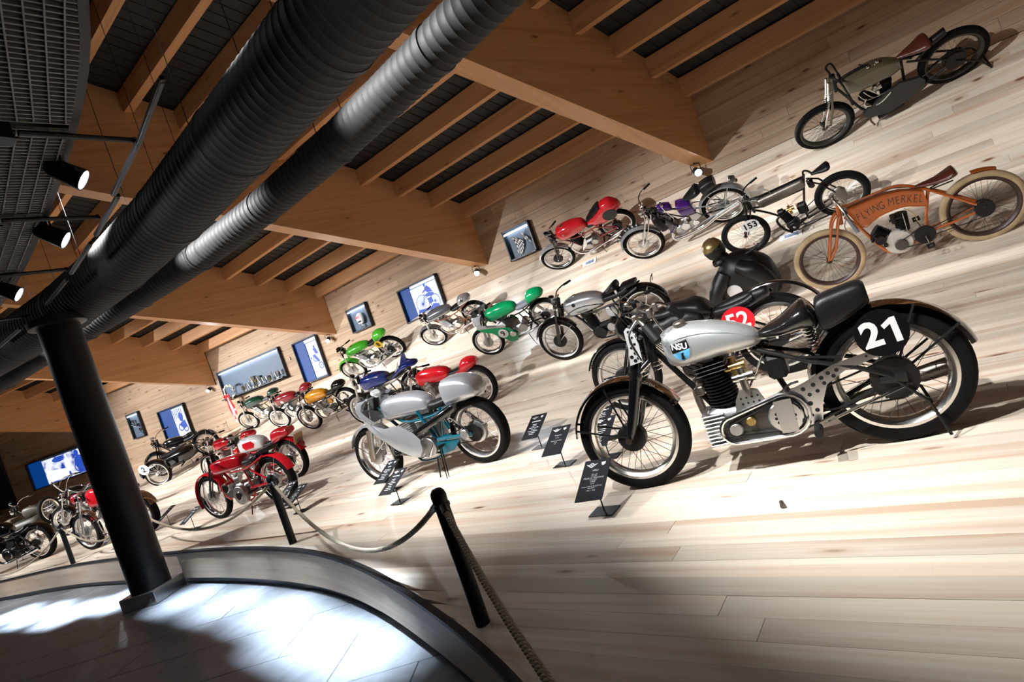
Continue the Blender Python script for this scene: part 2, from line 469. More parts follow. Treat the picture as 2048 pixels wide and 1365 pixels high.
# ---- wall boards
def seam(s): return fz(s, YW)
def build_wall():
    back = MB(); ss = [-42+i*1.0 for i in range(0, 51)]
    vs = []
    for s in ss:
        for z in (-.3, 6): vs.append(WP(s, z, -.03))
    back.add(vs, [(2*i, 2*i+2, 2*i+3, 2*i+1) for i in range(len(ss)-1)])
    wl = structure(back.obj('wall_back', mat('wall_backing', (.05, .035, .025), .8), fix=False))
    hrow = .155; z = .85; r = 0
    rest = MB(); rest.pc = []; items = []
    while z < 4.9:
        s = 8.5-rng.random()*3
        while s > -40:
            ln = rng.uniform(2.2, 4.6); s1 = s-ln; rn = rng.random(); dz = rng.uniform(0, .0015)
            n = max(2, int(ln/.8)); vs = []; pc = []; fs = []; top = False
            for i in range(n+1):
                q = s1+.0015+(ln-.003)*i/n; lo = max(z+.0015, seam(q)-.02); hi = max(z+hrow-.0015, lo)
                if hi-lo > .005: top = True
                for zz, off in ((lo, .012+dz), (hi, .012+dz), (hi, -.02), (lo, -.02)): vs.append(WP(q, zz, off)); pc.append((q, zz, rn))
            for i in range(n):
                for k in range(4): j = (k+1) % 4; fs.append((i*4+k, i*4+j, (i+1)*4+j, (i+1)*4+k))
            fs += [(0, 1, 2, 3), (n*4+3, n*4+2, n*4+1, n*4)]
            if top: items.append(((0 if z < 4.6 else 50)+abs(s1+ln/2+8)+z*2, vs, fs, pc))
            s = s1
        z += hrow; r += 1
    items.sort(key=lambda q: q[0])
    for i, (d, vs, fs, pc) in enumerate(items):
        if i < 290:
            mb = MB(); mb.add(vs, fs); mb.pc = pc; mb.obj('board', M_WALL, wl, smooth=False, fix=False)
        else: rest.add(vs, fs); rest.pc += pc
    if rest.v:
        o = rest.obj('boards', M_WALL, wl, smooth=False, fix=False); o['kind'] = 'stuff'
build_wall()

# ---- roof: dark boarding, purlins between big glulam beams that rise away from the wall
ZP0 = H0+2.47; RS = .47           # purlin underside at the wall, roof slope
def roof_z(d): return ZP0+.12+RS*d*1.0   # underside of purlins at distance d (measured in y) from the wall
def beam_pt(s, d, z=0):
    e = beam_end(s); q = e-BD*(d/BD.y); return Vector((q.x, q.y, z))
PUR_D = [.15+.68*i for i in range(19)]
def wood_box(mb, a, b, width, h0, h1, rn, up=Vector((0, 0, 1))):
    """prism from a to b: width across, vertical extent given by (z at bottom, z at top) at both ends"""
    a = Vector(a); b = Vector(b); t = (b-a); L = t.length; t.normalize(); w_ = t.cross(up).normalized()*(width/2)
    vs = []; pc = []
    for p, l, (z0, z1) in ((a, 0, h0), (b, L, h1)):
        for sg, z in ((-1, z0), (1, z0), (1, z1), (-1, z1)):
            q = p+w_*sg; vs.append((q.x, q.y, z)); pc.append((l, z+sg*.3, rn))
    mb.add(vs, [(0, 1, 2, 3)[::-1], (4, 5, 6, 7), (0, 4, 5, 1), (1, 5, 6, 2), (2, 6, 7, 3), (3, 7, 4, 0)])
    mb.pc = (mb.pc or [])+pc
DMAX = PUR_D[-1]+.1
def build_roof():
    ceil = MB()
    vs = []
    for s in BEAM_S:
        for d in (-.4, DMAX+.4): p = beam_pt(s, d); vs.append((p.x, p.y, roof_z(d)+.33))
    n = len(BEAM_S)
    ceil.add(vs, [(2*i, 2*i+1, 2*i+3, 2*i+2) for i in range(n-1)])
    ce = structure(ceil.obj('ceiling', M_CEIL, fix=False))
    # boards of the dark lining, running up the slope
    cnt = 0; rest = MB()
    for i in range(n-1):
        m = 26
        for k in range(m):
            f0, f1 = k/m, (k+1)/m-.004
            mb = MB() if (i in (1, 2, 3, 4) ) else rest; vs = []
            for dd in (0, -.0):
                pass
            for d, zz in ((-.3, .318), (DMAX+.3, .318)):
                a = beam_pt(BEAM_S[i], d); b = beam_pt(BEAM_S[i+1], d)
                for f in (f0, f1): q = a+(b-a)*f; vs.append((q.x, q.y, roof_z(d)+zz))
            vs += [(x, y, z+.012) for x, y, z in vs[:4]]
            mb.add(vs, [(0, 1, 3, 2), (4, 6, 7, 5), (0, 4, 5, 1), (2, 3, 7, 6), (0, 2, 6, 4), (1, 5, 7, 3)])
            if mb is not rest: mb.obj('board', M_CEIL, ce, smooth=False)
    o = rest.obj('boards', M_CEIL, ce, smooth=False); o['kind'] = 'stuff'
    # beams
    for i, s in enumerate(BEAM_S):
        mb = MB(); a = beam_pt(s, -.02); b = beam_pt(s, DMAX)
        wood_box(mb, a, b, .30, (H0+1.57, roof_z(0)+.31), (H0+1.57+.385*DMAX, roof_z(DMAX)+.31), rng.random())
        mb.obj('beam', M_BEAM, ce, smooth=False)
    # purlins
    for i in range(n-1):
        for d in PUR_D:
            a = beam_pt(BEAM_S[i], d); b = beam_pt(BEAM_S[i+1], d); mb = MB(); z = roof_z(d)
            t = (b-a).normalized(); a += t*.14; b -= t*.14
            wood_box(mb, a, b, .13, (z, z+.31), (z, z+.31), rng.random())
            mb.obj('purlin', M_BEAM, ce, smooth=False)
build_roof()

# ---- room ends that close the hall out of view
def build_ends():
    b = MB(); b.box((9.2, 2, 3), (.2, 20, 8)); structure(b.obj('wall_right', M_EDGE))
    b = MB(); b.box((-14, -7.5, 4), (48, .2, 9)); structure(b.obj('wall_front', M_EDGE))
    b = MB(); b.box((-38, -1, 3), (.2, 16, 8)); structure(b.obj('wall_left', M_EDGE))
build_ends()

# ================================================================== FURNISHINGS OF THE HALL
M_WHITE = mat('white_print', (.85, .85, .85), .5)
M_CHROME = mat('chrome', (.82, .83, .85), .07, 1.)
M_STEEL = mat('brushed_steel', (.55, .56, .58), .3, 1.)
M_LAMP = mat('lamp_face', (1, 1, 1), .3, emit=(.9, .95, 1), es=40)
M_ROPE = mat('hemp_rope', (.50, .40, .28), .85, bump=.5, bscale=300)

# ---- round ventilation ducts
def duct(name, pts, r, label, zc=DUCT_Z, seg=1.55):
    root = empty(name, (pts[len(pts)//2][0], pts[len(pts)//2][1], zc)); tag(root, label, 'duct'); inv = Vector(root.location)
    P = [Vector((x, y, zc)) for x, y in pts]; C = []
    for i in range(len(P)-1):
        p0, p1, p2, p3 = P[max(i-1, 0)], P[i], P[i+1], P[min(i+2, len(P)-1)]
        n = 60
        for k in range(n):
            t = k/n; C.append(.5*((2*p1)+(p2-p0)*t+(2*p0-5*p1+4*p2-p3)*t*t+(3*p1-p0-3*p2+p3)*t**3))
    C.append(P[-1]); L = [0]
    for a, b in zip(C, C[1:]): L.append(L[-1]+(b-a).length)
    def at(l):
        i = min(max(np.searchsorted(L, l)-1, 0), len(C)-2); t = (l-L[i])/max(L[i+1]-L[i], 1e-6); return C[i]+(C[i+1]-C[i])*t
    l0 = 0; T = L[-1]; pitch = .085
    while l0 < T-.2:
        l1 = min(l0+seg, T); A, Bp = at(l0), at(l1); ax = Bp-A; ln = ax.length; mb = MB(); pp = []; rr = []
        q = 0
        while q < ln-.02:
            for dq, dr in ((0, 0), (.066, 0), (.0705, .005), (.0785, .005), (.083, 0)):
                if q+dq <= ln: pp.append(A+ax.normalized()*(q+dq)-inv); rr.append(r+dr)
            q += pitch
        mb.tube(pp, rr, 28, caps=False); mb.obj('segment', M_DUCT, root, ang=60)
        cm = MB(); d = ax.normalized(); cm.tube([A-d*.03-inv, A-d*.028-inv, A+d*.028-inv, A+d*.03-inv], [r, r+.011, r+.011, r], 28, caps=False); cm.obj('collar', M_DUCT, root)
        if int(l0/seg) % 2 == 0:
            wm = MB(); dm = max(.1, YW-A.y); top = roof_z(dm)+.3
            for sg in (-1, 1): wm.cyl(A+Vector((0, sg*(r+.012), 0))-inv, Vector((A.x, A.y+sg*(r+.012), top))-inv, .004, n=6)
            wm.tube([A+Vector((0, (r+.012)*math.cos(t*PI/12), -(r+.012)*math.sin(t*PI/12)))-inv for t in range(13)], .004, 6); wm.obj('hanger', M_BLACK, root)
        l0 = l1
    return root
duct('ventilation_duct', [(5, 2.0), (2.2, 2.3), (0, 2.5), (-2, 2.66), (-3.3, 2.74), (-4.9, 2.83), (-6.6, 2.9), (-9, 2.75), (-11.4, 2.3), (-14, 1.6), (-18, .3)], .31, 'wide black spiral duct hanging under the roof, the thicker of the pair')
duct('ventilation_duct', [(5, 2.7), (2.2, 3.1), (0, 3.35), (-1.9, 3.5), (-2.8, 3.65), (-4.8, 3.82), (-7.7, 3.77), (-11.8, 3.13), (-13.9, 2.8), (-18, 1.8)], .18, 'slim black spiral duct running beside the thicker duct')

# ---- steel column standing at the plinth
def column():
    c = empty('column', (-8.5, 2.47, 0)); tag(c, 'thick round black steel column standing on the walkway at the plinth', 'column')
    m = MB(); m.cyl((0, 0, .16), (0, 0, 3.6), .22, n=40); m.obj('shaft', M_BLACK, c)
    m = MB(); m.rbox((0, 0, .08), (.5, .5, .16), .008, Matrix.Rotation(.5, 3, 'Z')); o = m.obj('base_sleeve', mat('polished_grey_steel', (.62, .62, .64), .25, .9), c); o['label'] = 'square bright metal foot'
    m = MB(); m.lathe([(.22, 3.48), (.3, 3.5), (.3, 3.58), (.22, 3.6)], (0, 0, 0), (0, 0, 1), 32); m.obj('head_collar', M_BLACK, c)
column()

# ---- gallery of steel grating above the walkway
GAL = [(.8, .2), (-.6, .65), (-2, 1.1), (-3.2, 1.48), (-4.4, 1.68), (-6.4, 1.87), (-8.0, 1.93), (-9.3, 1.86), (-11, 1.72), (-13, 1.5), (-16, 1.0)]
GZ = H0+2.12
def gal(x):
    T = sorted(GAL)
    if x <= T[0][0]: return T[0][1]
    for i in range(len(T)-1):
        if T[i][0] <= x <= T[i+1][0]:
            x0, y0 = T[max(i-1, 0)]; x1, y1 = T[i]; x2, y2 = T[i+1]; x3, y3 = T[min(i+2, len(T)-1)]
            h = x2-x1; t = (x-x1)/h; m1 = (y2-y0)/(x2-x0)*h; m2 = (y3-y1)/(x3-x1)*h
            return (2*t**3-3*t**2+1)*y1+(t**3-2*t**2+t)*m1+(-2*t**3+3*t**2)*y2+(t**3-t**2)*m2
    return T[-1][1]
M_GRATE = mat('grey_grating', (.20, .20, .19), .6, .1)
def gallery():
    g = empty('gallery', (-6, 0, GZ)); tag(g, 'dark steel gallery with mesh panels and cross beams above the walkway', 'gallery'); inv = Vector(g.location)
    xs = [.8-i*.3 for i in range(46)]
    f = MB(); vs = []
    for x in xs:
        y = gal(x)
        for off, z in ((0, .0), (0, .23), (-.05, .23), (-.05, 0)): vs.append(Vector((x, y+off, GZ+z))-inv)
    n = len(xs); f.add(vs, [(i*4+k, i*4+(k+1) % 4, (i+1)*4+(k+1) % 4, (i+1)*4+k) for i in range(n-1) for k in range(4)]); f.obj('edge_channel', M_BLACK, g)
    d = MB(); vs = []
    for x in xs:
        for y, z in ((gal(x)-.04, .235), (gal(x)-2.6, .235), (gal(x)-2.6, .25), (gal(x)-.04, .25)): vs.append(Vector((x, y, GZ+z))-inv)
    d.add(vs, [(i*4+k, i*4+(k+1) % 4, (i+1)*4+(k+1) % 4, (i+1)*4+k) for i in range(n-1) for k in range(4)]); d.obj('deck', M_BLACK, g)
    bx = [-1.0, -2.5, -4.0, -5.4, -6.8, -8.5, -10.4, -12.5]
    for x in bx:
        b = MB(); y1 = gal(x); a = Vector((x+.35, y1-2.5, 0)); e = Vector((x-.02, y1-.35, 0)); t = (e-a).normalized(); L = (e-a).length; R = Matrix.Rotation(math.atan2(t.y, t.x), 3, 'Z'); c = (a+e)/2
        for zz, w, h in ((.0, .1, .012), (.11, .01, .2), (.22, .1, .012)): b.box(Vector((c.x, c.y, GZ-.12+zz))-inv, (L, w, h), R)
        b.obj('cross_beam', M_BLACK, g)
        b = MB(); p = Vector((x-.03, y1-.32, GZ-.06))-inv; q = Vector((x-.1, y1+.34, GZ-.04))-inv; b.tube([p, q], .018, 8); b.ball(q, .024, 8); b.obj('bracket', M_BLACK, g)
    for x0, x1 in zip(bx, bx[1:]):
        m = MB(); ym = min(gal(x0), gal(x1))
        nx = int(abs(x1-x0)/.045)
        for i in range(1, nx):
            x = x0+(x1-x0)*i/nx; y = gal(x)-.06; m.box(Vector((x, y-1.0, GZ-.02))-inv, (.01, 2.0, .02))
        for k in range(24): m.box(Vector(((x0+x1)/2, (gal(x0)+gal(x1))/2-.08-.08*k, GZ-.025))-inv, (abs(x1-x0)-.06, .008, .02), Matrix.Rotation(math.atan2(gal(x1)-gal(x0), x1-x0), 3, 'Z'))
        o = m.obj('mesh_panel', M_GRATE, g, smooth=False, fix=False); o['kind'] = 'stuff'
gallery()

# ---- spotlights
def spotlight(pos, target, label, group=None, s=1., mount=None):
    root = empty('spotlight', pos); tag(root, label, 'spotlight', group)
    d = (Vector(target)-Vector(pos)).normalized()
    m = MB(); m.lathe([(.0, -.15*s), (.03*s, -.15*s), (.042*s, -.13*s), (.05*s, -.02*s), (.052*s, 0), (.046*s, 0), (.044*s, -.012*s)], (0, 0, 0), d, 20); m.obj('housing', M_BLACK, root)
    m = MB(); m.lathe([(0, -.010*s), (.043*s, -.010*s), (.043*s, -.013*s), (0, -.013*s)], (0, 0, 0), d, 20); m.obj('lens', M_LAMP, root)
    w_ = d.cross(Vector((0, 0, 1))).normalized()*.058*s; b = -d*.07*s; up = Vector((0, 0, .1*s))
    m = MB(); m.tube([b+w_, b+w_+up, b-w_+up, b-w_], .006*s, 6); m.cyl(b+up, b+up+Vector((0, 0, .09*s)), .012*s, n=8); m.rbox(b+up+Vector((0, 0, .1*s)), (.09*s, .06*s, .03*s), .004); m.obj('yoke', M_BLACK, root)
    return root
beam_words = ['beam end above the purple motorcycle', 'beam end beside the chequered flag case', 'beam end between tall photo case and lime green bike', 'beam end above the laurel wreath', 'beam end above the wide screen of the sidecar row', '']
for i, s in enumerate(BEAM_S[2:6]):
    e = beam_end(s); p = e+Vector((-.06, -.22, H0+1.46))
    spotlight(p, e+Vector((1.9, -3.6, 1.0)), 'small black spotlight under the '+beam_words[i], s=1.25)
e = beam_end(BEAM_S[6]); spotlight(e+Vector((-.06, -.22, H0+1.46)), e+Vector((1.9, -3.6, 1.0)), 'small black spotlight under the '+beam_words[4], s=1.25)
for i, (p, t, pw, an, c) in enumerate([q for q in SPOTS if q[4] is NEUT]):
    if i in (2, 3, 4): spotlight(p, t, 'black spotlight hanging below the '+('gallery edge over the silver faired motorcycle', 'gallery edge next to the column head', 'far gallery edge behind the column head')[i-2], s=1.5)
    elif i < len(LOWS): spotlight(p, t, 'black spotlight under the gallery edge', 'spotlights under the gallery edge', s=1.2)
    else: spotlight(p, t, 'black spotlight on the gallery rail', 'spotlights on the gallery rail', s=1.2)

# ---- rope barrier
def bollard(x, y, label, ropes):
    z = fz(x, y) if x > SB else fz(x-.5, y+.1)
    root = empty('barrier_post', (x, y, z)); tag(root, label, 'barrier post')
    m = MB(); m.cyl((0, 0, 0), (0, 0, .6), .036, n=28); m.obj('post', M_BLACK, root)
    m = MB(); m.lathe([(.036, 0), (.041, .006), (.041, .02), (.036, .026), (.037, .04), (.0385, .06), (.034, .08), (.022, .095), (0, .1)], (0, 0, .585), (0, 0, 1), 28); m.obj('cap', M_BLACK, root)
    m = MB()
    for a in ropes:
        d = Vector((math.cos(a), math.sin(a), 0)); c = Vector((0, 0, .6))+d*.052
        m.tube([c+Vector((0, 0, .016*math.sin(t)))+d*(.016*math.cos(t)) for t in [2*PI*k/10 for k in range(10)]], .005, 6, closed=True)
    m.obj('eyelet', M_BLACK, root)
    return Vector((x, y, z+.595))
BP = [(-17.3, 1.85), (-12.34, 2.67), (-9.95, 2.98), (-5.54, 2.8), (-2.22, 1.86), (-.38, .55)]
BLAB = ['black rope post beside the dark twin-cylinder motorcycle at the hall end', 'black rope post on the platform edge before the red road motorcycles', 'black rope post hidden behind the thick round column', 'black rope post in front of the red flat-tank motorcycle', 'black rope post with twisted rope in front of the bare plank floor', 'black rope post at the near end of the curved plinth']
tops = []
for i, (x, y) in enumerate(BP):
    rs = []
    for j in (i-1, i+1):
        if 0 <= j < len(BP): rs.append(math.atan2(BP[j][1]-y, BP[j][0]-x))
    tops.append(bollard(x, y, BLAB[i], rs))
def rope(a, b, sag, label, strands=True):
    d = (b-a); dh = Vector((d.x, d.y, 0)).normalized(); a = a+dh*.06; b = b-dh*.06; d = b-a; n = int(max(24, d.length/.012)) if strands else 40; P = []
    for i in range(n+1):
        t = i/n; P.append(a+d*t-Vector((0, 0, sag*4*t*(1-t))))
    root = empty('barrier_rope', (a+b)/2-Vector((0, 0, sag))); tag(root, label, 'rope'); inv = Vector(root.location)
    side = dh.cross(Vector((0, 0, 1)))
    for k in range(3 if strands else 1):
        Q = []; L = 0
        for i, p in enumerate(P):
            if i: L += (P[i]-P[i-1]).length
            t = (P[min(i+1, n)]-P[max(i-1, 0)]).normalized(); u = side.cross(t).normalized(); ph = L/.075*2*PI+k*2*PI/3
            Q.append(p-inv+((side*math.cos(ph)+u*math.sin(ph))*.0075 if strands else Vector((0, 0, 0))))
        m = MB(); m.tube(Q, .0088 if strands else .015, 7); m.obj('strand' if strands else 'cord', M_ROPE, root)
    for p, q in ((P[0], P[2]), (P[-1], P[-3])):
        t = (q-p).normalized(); m = MB(); m.cyl(p-inv-t*.03, p-inv+t*.05, .019, n=14); m.obj('end_cap', M_BLACK, root)
rope(tops[4], tops[5], .16, 'twisted hemp rope hanging steeply in front of the bare plank floor')
rope(tops[3], tops[4], .42, 'hemp rope sagging between the two posts nearest the bare plank floor')
rope(tops[2], tops[3], .38, 'hemp rope sagging from the column to the post before the red flat-tank motorcycle')
rope(tops[1], tops[2], .34, 'hemp rope sagging below the red road motorcycle behind the column')
rope(tops[0], tops[1], .5, 'hemp rope sagging before the dark motorcycle at the hall end', False)

# ---- info placards on thin rods
M_SIGN = mat('black_placard', (.012, .014, .017), .6, spec=.25)
M_PRINT = mat('placard_print', (.78, .8, .82), .5)
def placard(s, y, label, lines=None, tau=62, rz=0., w=.185, l=.32, rod=.2, emblem=True):
    o, t, wv, nn = fframe(s, y); root = empty('info_placard', o); tag(root, label, 'placard')
    R = Matrix.Rotation(rz, 3, 'Z'); tx = R @ t
    back = R @ Vector((-t.y, t.x, 0)); T = math.radians(tau)
    up = (back*math.sin(T)+Vector((0, 0, 1))*math.cos(T)).normalized(); nr = tx.cross(up).normalized()
    c = Vector((0, 0, rod))+nr*.004
    m = MB(); m.rbox((0, 0, 0), (.17, .12, .005), .002); q = frame_mat((0, 0, .004), t, wv, nn); m.v = [tuple(q @ Vector(v)) for v in m.v]; m.obj('foot', M_BLACK, root)
    m = MB(); m.cyl((0, 0, 0), c-nr*.004, .0045, n=8); m.obj('rod', M_BLACK, root)
    Q = frame_mat(c, tx, up, nr)
    m = MB(); m.rbox((0, 0, 0), (w, l, .004), .0015); m.v = [tuple(Q @ Vector(v)) for v in m.v]; pl = m.obj('panel', M_SIGN, root)
    pr = MB()
    def put(mb, x, y_):
        pr.add([Q @ Vector((v[0]+x, v[1]+y_, .0028+v[2])) for v in mb.v], mb.f)
    if emblem:
        k = MB(); A = [(math.cos(2*PI*q/18), math.sin(2*PI*q/18)) for q in range(18)]; k.add([(.011*p, .011*q, 0) for p, q in A]+[(.018*p, .018*q, 0) for p, q in A], [(q, (q+1) % 18, 18+(q+1) % 18, 18+q) for q in range(18)]); k.add([(.017, .004, 0), (.042, .014, 0), (.02, -.008, 0)], [(0, 1, 2)]); k.add([(-.017, .004, 0), (-.042, .014, 0), (-.02, -.008, 0)], [(0, 2, 1)]); k.add([(-.006, -.007, 0), (.006, -.007, 0), (.003, .006, 0), (-.004, .003, 0)], [(0, 1, 2, 3)])
        put(k, -.035, l*.36)
        k = MB(); k.add([(-.014, .012, 0), (.014, .014, 0), (.014, -.006, 0), (0, -.016, 0), (-.013, -.005, 0)], [(0, 1, 2, 3, 4)]); put(k, .045, l*.37)
    if lines is None:
        rr = random.Random(int(abs(s)*100)); yy = l*.2
        for k in range(8):
            ww = rr.uniform(.04, .11); hh = .006 if k else .011
            q = MB(); q.add([(-ww/2, -hh/2, 0), (ww/2, -hh/2, 0), (ww/2, hh/2, 0), (-ww/2, hh/2, 0)], [(0, 1, 2, 3)]); put(q, 0, yy); yy -= .021 if k else .04
    else:
        for tx_, sz, yy in lines: put(text_mb(tx_, sz), 0, yy*l)
    p = pr.obj('lettering', M_PRINT, pl, smooth=False, fix=False)
placard(-2.08, 2.9, 'black placard headed NSU beside the silver-tank motorcycle', [('NSU', .021, .22), ('250 ccm', .012, .125), ('OSL 251', .012, .085), ('Made in Germany', .0195, .04), ('Neckarsulm', .011, -.005), ('1939', .018, -.055), ('15 PS', .012, -.105), ('Original "Zirler Berg"(Tirol)', .012, -.165), ('Race Bike', .012, -.205), ('1934 - 1940', .0125, -.265)], rz=.1)
placard(-2.92, 3.77, 'black placard headed Peugeot standing on the open floor', [('Peugeot', .02, .17), ('500 ccm', .011, .08), ('Made in France', .017, -.02), ('1914', .014, -.08), ('8 PS', .011, -.13), ('', .01, -.2)], rz=.05)
placard(-3.52, 4.3, 'black placard on the open floor just behind the Peugeot one', rz=.05)
placard(-4.66, 3.45, 'black placard on thin rod, nearest the rope beside the silver faired motorcycle', rz=0)
placard(-5.15, 3.78, 'black placard touching the front wheel of the silver faired motorcycle', rz=0)
placard(-2.5, 3.78, 'black placard seen through the spokes, lower of two behind the NSU front wheel', rz=.05)
placard(-2.72, 4.2, 'black placard seen through the spokes, upper of two behind the NSU front wheel', rz=.05)
placard(-3.15, 5.15, 'black placard lying back beneath the black number 52 motorcycle', rz=.1)
placard(-6.6, 3.55, 'black placard behind the red flat-tank motorcycle, outer of two', rz=0)
placard(-7.15, 3.75, 'black placard against the rear wheel of the red flat-tank motorcycle', rz=0)
placard(-9.35, 3.45, 'black placard at the front wheel of the red flat-tank motorcycle', rz=0)
placard(-11.05, 3.75, 'black placard on thin rod half behind the column', rz=0)
placard(-11.6, 3.1, 'black placard below the rear of the red road motorcycle', rz=0)
placard(-14.5, 3.45, 'black placard at the front wheel of the red road motorcycle', rz=0)
placard(-18.4, 3.4, 'black placard in front of the old sidecar outfit', rz=0)

# ---- glazed wall cases and screens
M_CASE = mat('dark_blue_case', (.09, .14, .21), .5); M_CFRAME = mat('blue_black_frame', (.02, .028, .04), .4)
M_CASEBLUE = mat('lit_blue_panel', (.004, .03, .14), .5, emit=(.001, .022, .11), es=.9)
M_STRIP = mat('white_led_strip', (1, 1, 1), .5, emit=(.92, .96, 1), es=5)
M_GLASS = mat('clear_pane', (1, 1, 1), .02, trans=1., spec=.3)
def screen_mat(name, seed, scale=7., dark=.5):
    """monochrome blue-toned archive film still: only soft cloudy tones"""
    m = bpy.data.materials.new(name); m.use_nodes = True; nt = m.node_tree; b = nt.nodes['Principled BSDF']
    tc = nt.nodes.new('ShaderNodeTexCoord'); n = nt.nodes.new('ShaderNodeTexNoise'); n.inputs['Scale'].default_value = scale; n.inputs['Detail'].default_value = 5; n.noise_dimensions = '4D'; n.inputs['W'].default_value = seed
    r = nt.nodes.new('ShaderNodeValToRGB'); r.color_ramp.elements[0].position = dark-.08; r.color_ramp.elements[1].position = dark+.05
    r.color_ramp.elements[0].color = (.02, .06, .45, 1); r.color_ramp.elements[1].color = (.86, .9, 1, 1)
    nt.links.new(tc.outputs['Object'], n.inputs['Vector']); nt.links.new(n.outputs['Fac'], r.inputs[0]); nt.links.new(r.outputs[0], b.inputs['Emission Color']); b.inputs['Emission Strength'].default_value = .5
    b.inputs['Base Color'].default_value = (.02, .02, .03, 1); b.inputs['Roughness'].default_value = .3; return m
M_INK = mat('screen_blue_ink', (.01, .02, .1), .4, emit=(.015, .05, .30), es=.8)
M_PALE = mat('screen_pale_tone', (.1, .1, .1), .4, emit=(.85, .9, 1), es=.55)
def wall_case(s0, s1, z0, z1, name, label, cat, depth=.1):
    """box let into the wall; local x runs to the right as seen from the room, y up, z into the room"""
    sm = (s0+s1)/2; a = WP(s0, 0, .0); b = WP(s1, 0, .0); tx = (b-a).normalized(); W = (b-a).length; H = z1-z0
    o = (a+b)/2+Vector((0, 0, (z0+z1)/2)); nz = tx.cross(Vector((0, 0, 1)));  nz = nz if nz.y < 0 else -nz
    root = empty(name, (0, 0, 0)); root.matrix_world = frame_mat(o+nz*.035, tx, (0, 0, 1), nz); tag(root, label, cat)
    fr = .035; m = MB()
    for cx, cy, w_, h_ in ((0, H/2-fr/2, W, fr), (0, -H/2+fr/2, W, fr), (-W/2+fr/2, 0, fr, H), (W/2-fr/2, 0, fr, H)): m.rbox((cx, cy, .02), (w_, h_, .12), .004)
    m.obj('frame', M_CFRAME, root)
    m = MB(); m.box((0, 0, -.015), (W-.02, H-.02, .01)); m.obj('back_panel', M_CASE, root)
    return root, W, H
def quad(m, x0, x1, y0, y1, z): m.add([(x0, y0, z), (x1, y0, z), (x1, y1, z), (x0, y1, z)], [(0, 1, 2, 3)])
def strip(root, W, H, w_=.9):
    m = MB(); m.box((0, H/2-.085, .05), (W*w_, .03, .02)); m.obj('light_strip', M_STRIP, root)
def blue_panel(root, W, H, x0, x1):
    m = MB(); m.box(((x0+x1)/2, 0, .0), (x1-x0, H-.08, .015)); m.obj('blue_panel', M_CASEBLUE, root)
def pane(root, W, H):
    m = MB(); m.box((0, 0, .07), (W-.07, H-.07, .004)); o = m.obj('glass_pane', M_GLASS, root)
def ring(m, x, y, r, z, w_=.012, n=28, spokes=0):
    A = [(math.cos(2*PI*k/n), math.sin(2*PI*k/n)) for k in range(n)]; m.add([(x+(r-w_)*p, y+(r-w_)*q, z) for p, q in A]+[(x+r*p, y+r*q, z) for p, q in A], [(k, (k+1) % n, n+(k+1) % n, n+k) for k in range(n)])
    for k in range(spokes):
        a = PI*2*k/spokes; d = Vector((math.cos(a), math.sin(a), 0)); pz = d.cross(Vector((0, 0, 1)))*.003; c = Vector((x, y, z))
        m.add([c-pz, c+pz, c+d*r+pz, c+d*r-pz], [(0, 1, 2, 3)])
def blob(m, pts, z): m.add([(x, y, z) for x, y in pts], [tuple(range(len(pts)))])
def disc(m, x, y, rx, ry, z, n=14): blob(m, [(x+rx*math.cos(2*PI*k/n), y+ry*math.sin(2*PI*k/n)) for k in range(n)], z)
# chequered flags
r_, W, H = wall_case(-7.37, -6.66, 3.02, 3.66, 'display_case', 'square wall case with two chequered flags', 'display case'); strip(r_, W, H)
def flag(poly_fn, nu, nv, name, label, pole):
    g = empty(name, (0, 0, 0)); g.matrix_world = r_.matrix_world.copy(); tag(g, label, 'flag', 'chequered flags in the wall case')
    for par, mt, nm in ((0, M_WHITE, 'white_squares'), (1, M_BLACK, 'black_squares')):
        m = MB()
        for i in range(nu):
            for j in range(nv):
                if (i+j) % 2 != par: continue
                P = [poly_fn((i+a)/nu, (j+b)/nv) for a, b in ((0, 0), (1, 0), (1, 1), (0, 1))]
                m.add([(p[0], p[1], .03+.012*math.sin(9*p[0]+7*p[1])) for p in P], [(0, 1, 2, 3)])
        m.obj(nm, mt, g, smooth=False)
    m = MB(); m.cyl((*pole[0], .028), (*pole[1], .028), .006, n=8); m.obj('pole', mat('flag_pole_wood', (.25, .15, .08), .5), g)
flag(lambda u, v: (-.17+.25*u+.05*math.sin(3*v)-.12*v*u, .13-.36*v+.02*math.sin(6*u)-.10*u+.1*u*v), 6, 8, 'race_flag', 'larger chequered flag hanging in the case', ((-.22, .17), (.1, -.02)))
flag(lambda u, v: (.10+.16*u, .16-.2*u-.14*v+.05*u*v-.02*math.sin(5*v)), 4, 4, 'race_flag', 'smaller chequered flag crossing the larger one', ((.05, -.02), (.24, .18)))
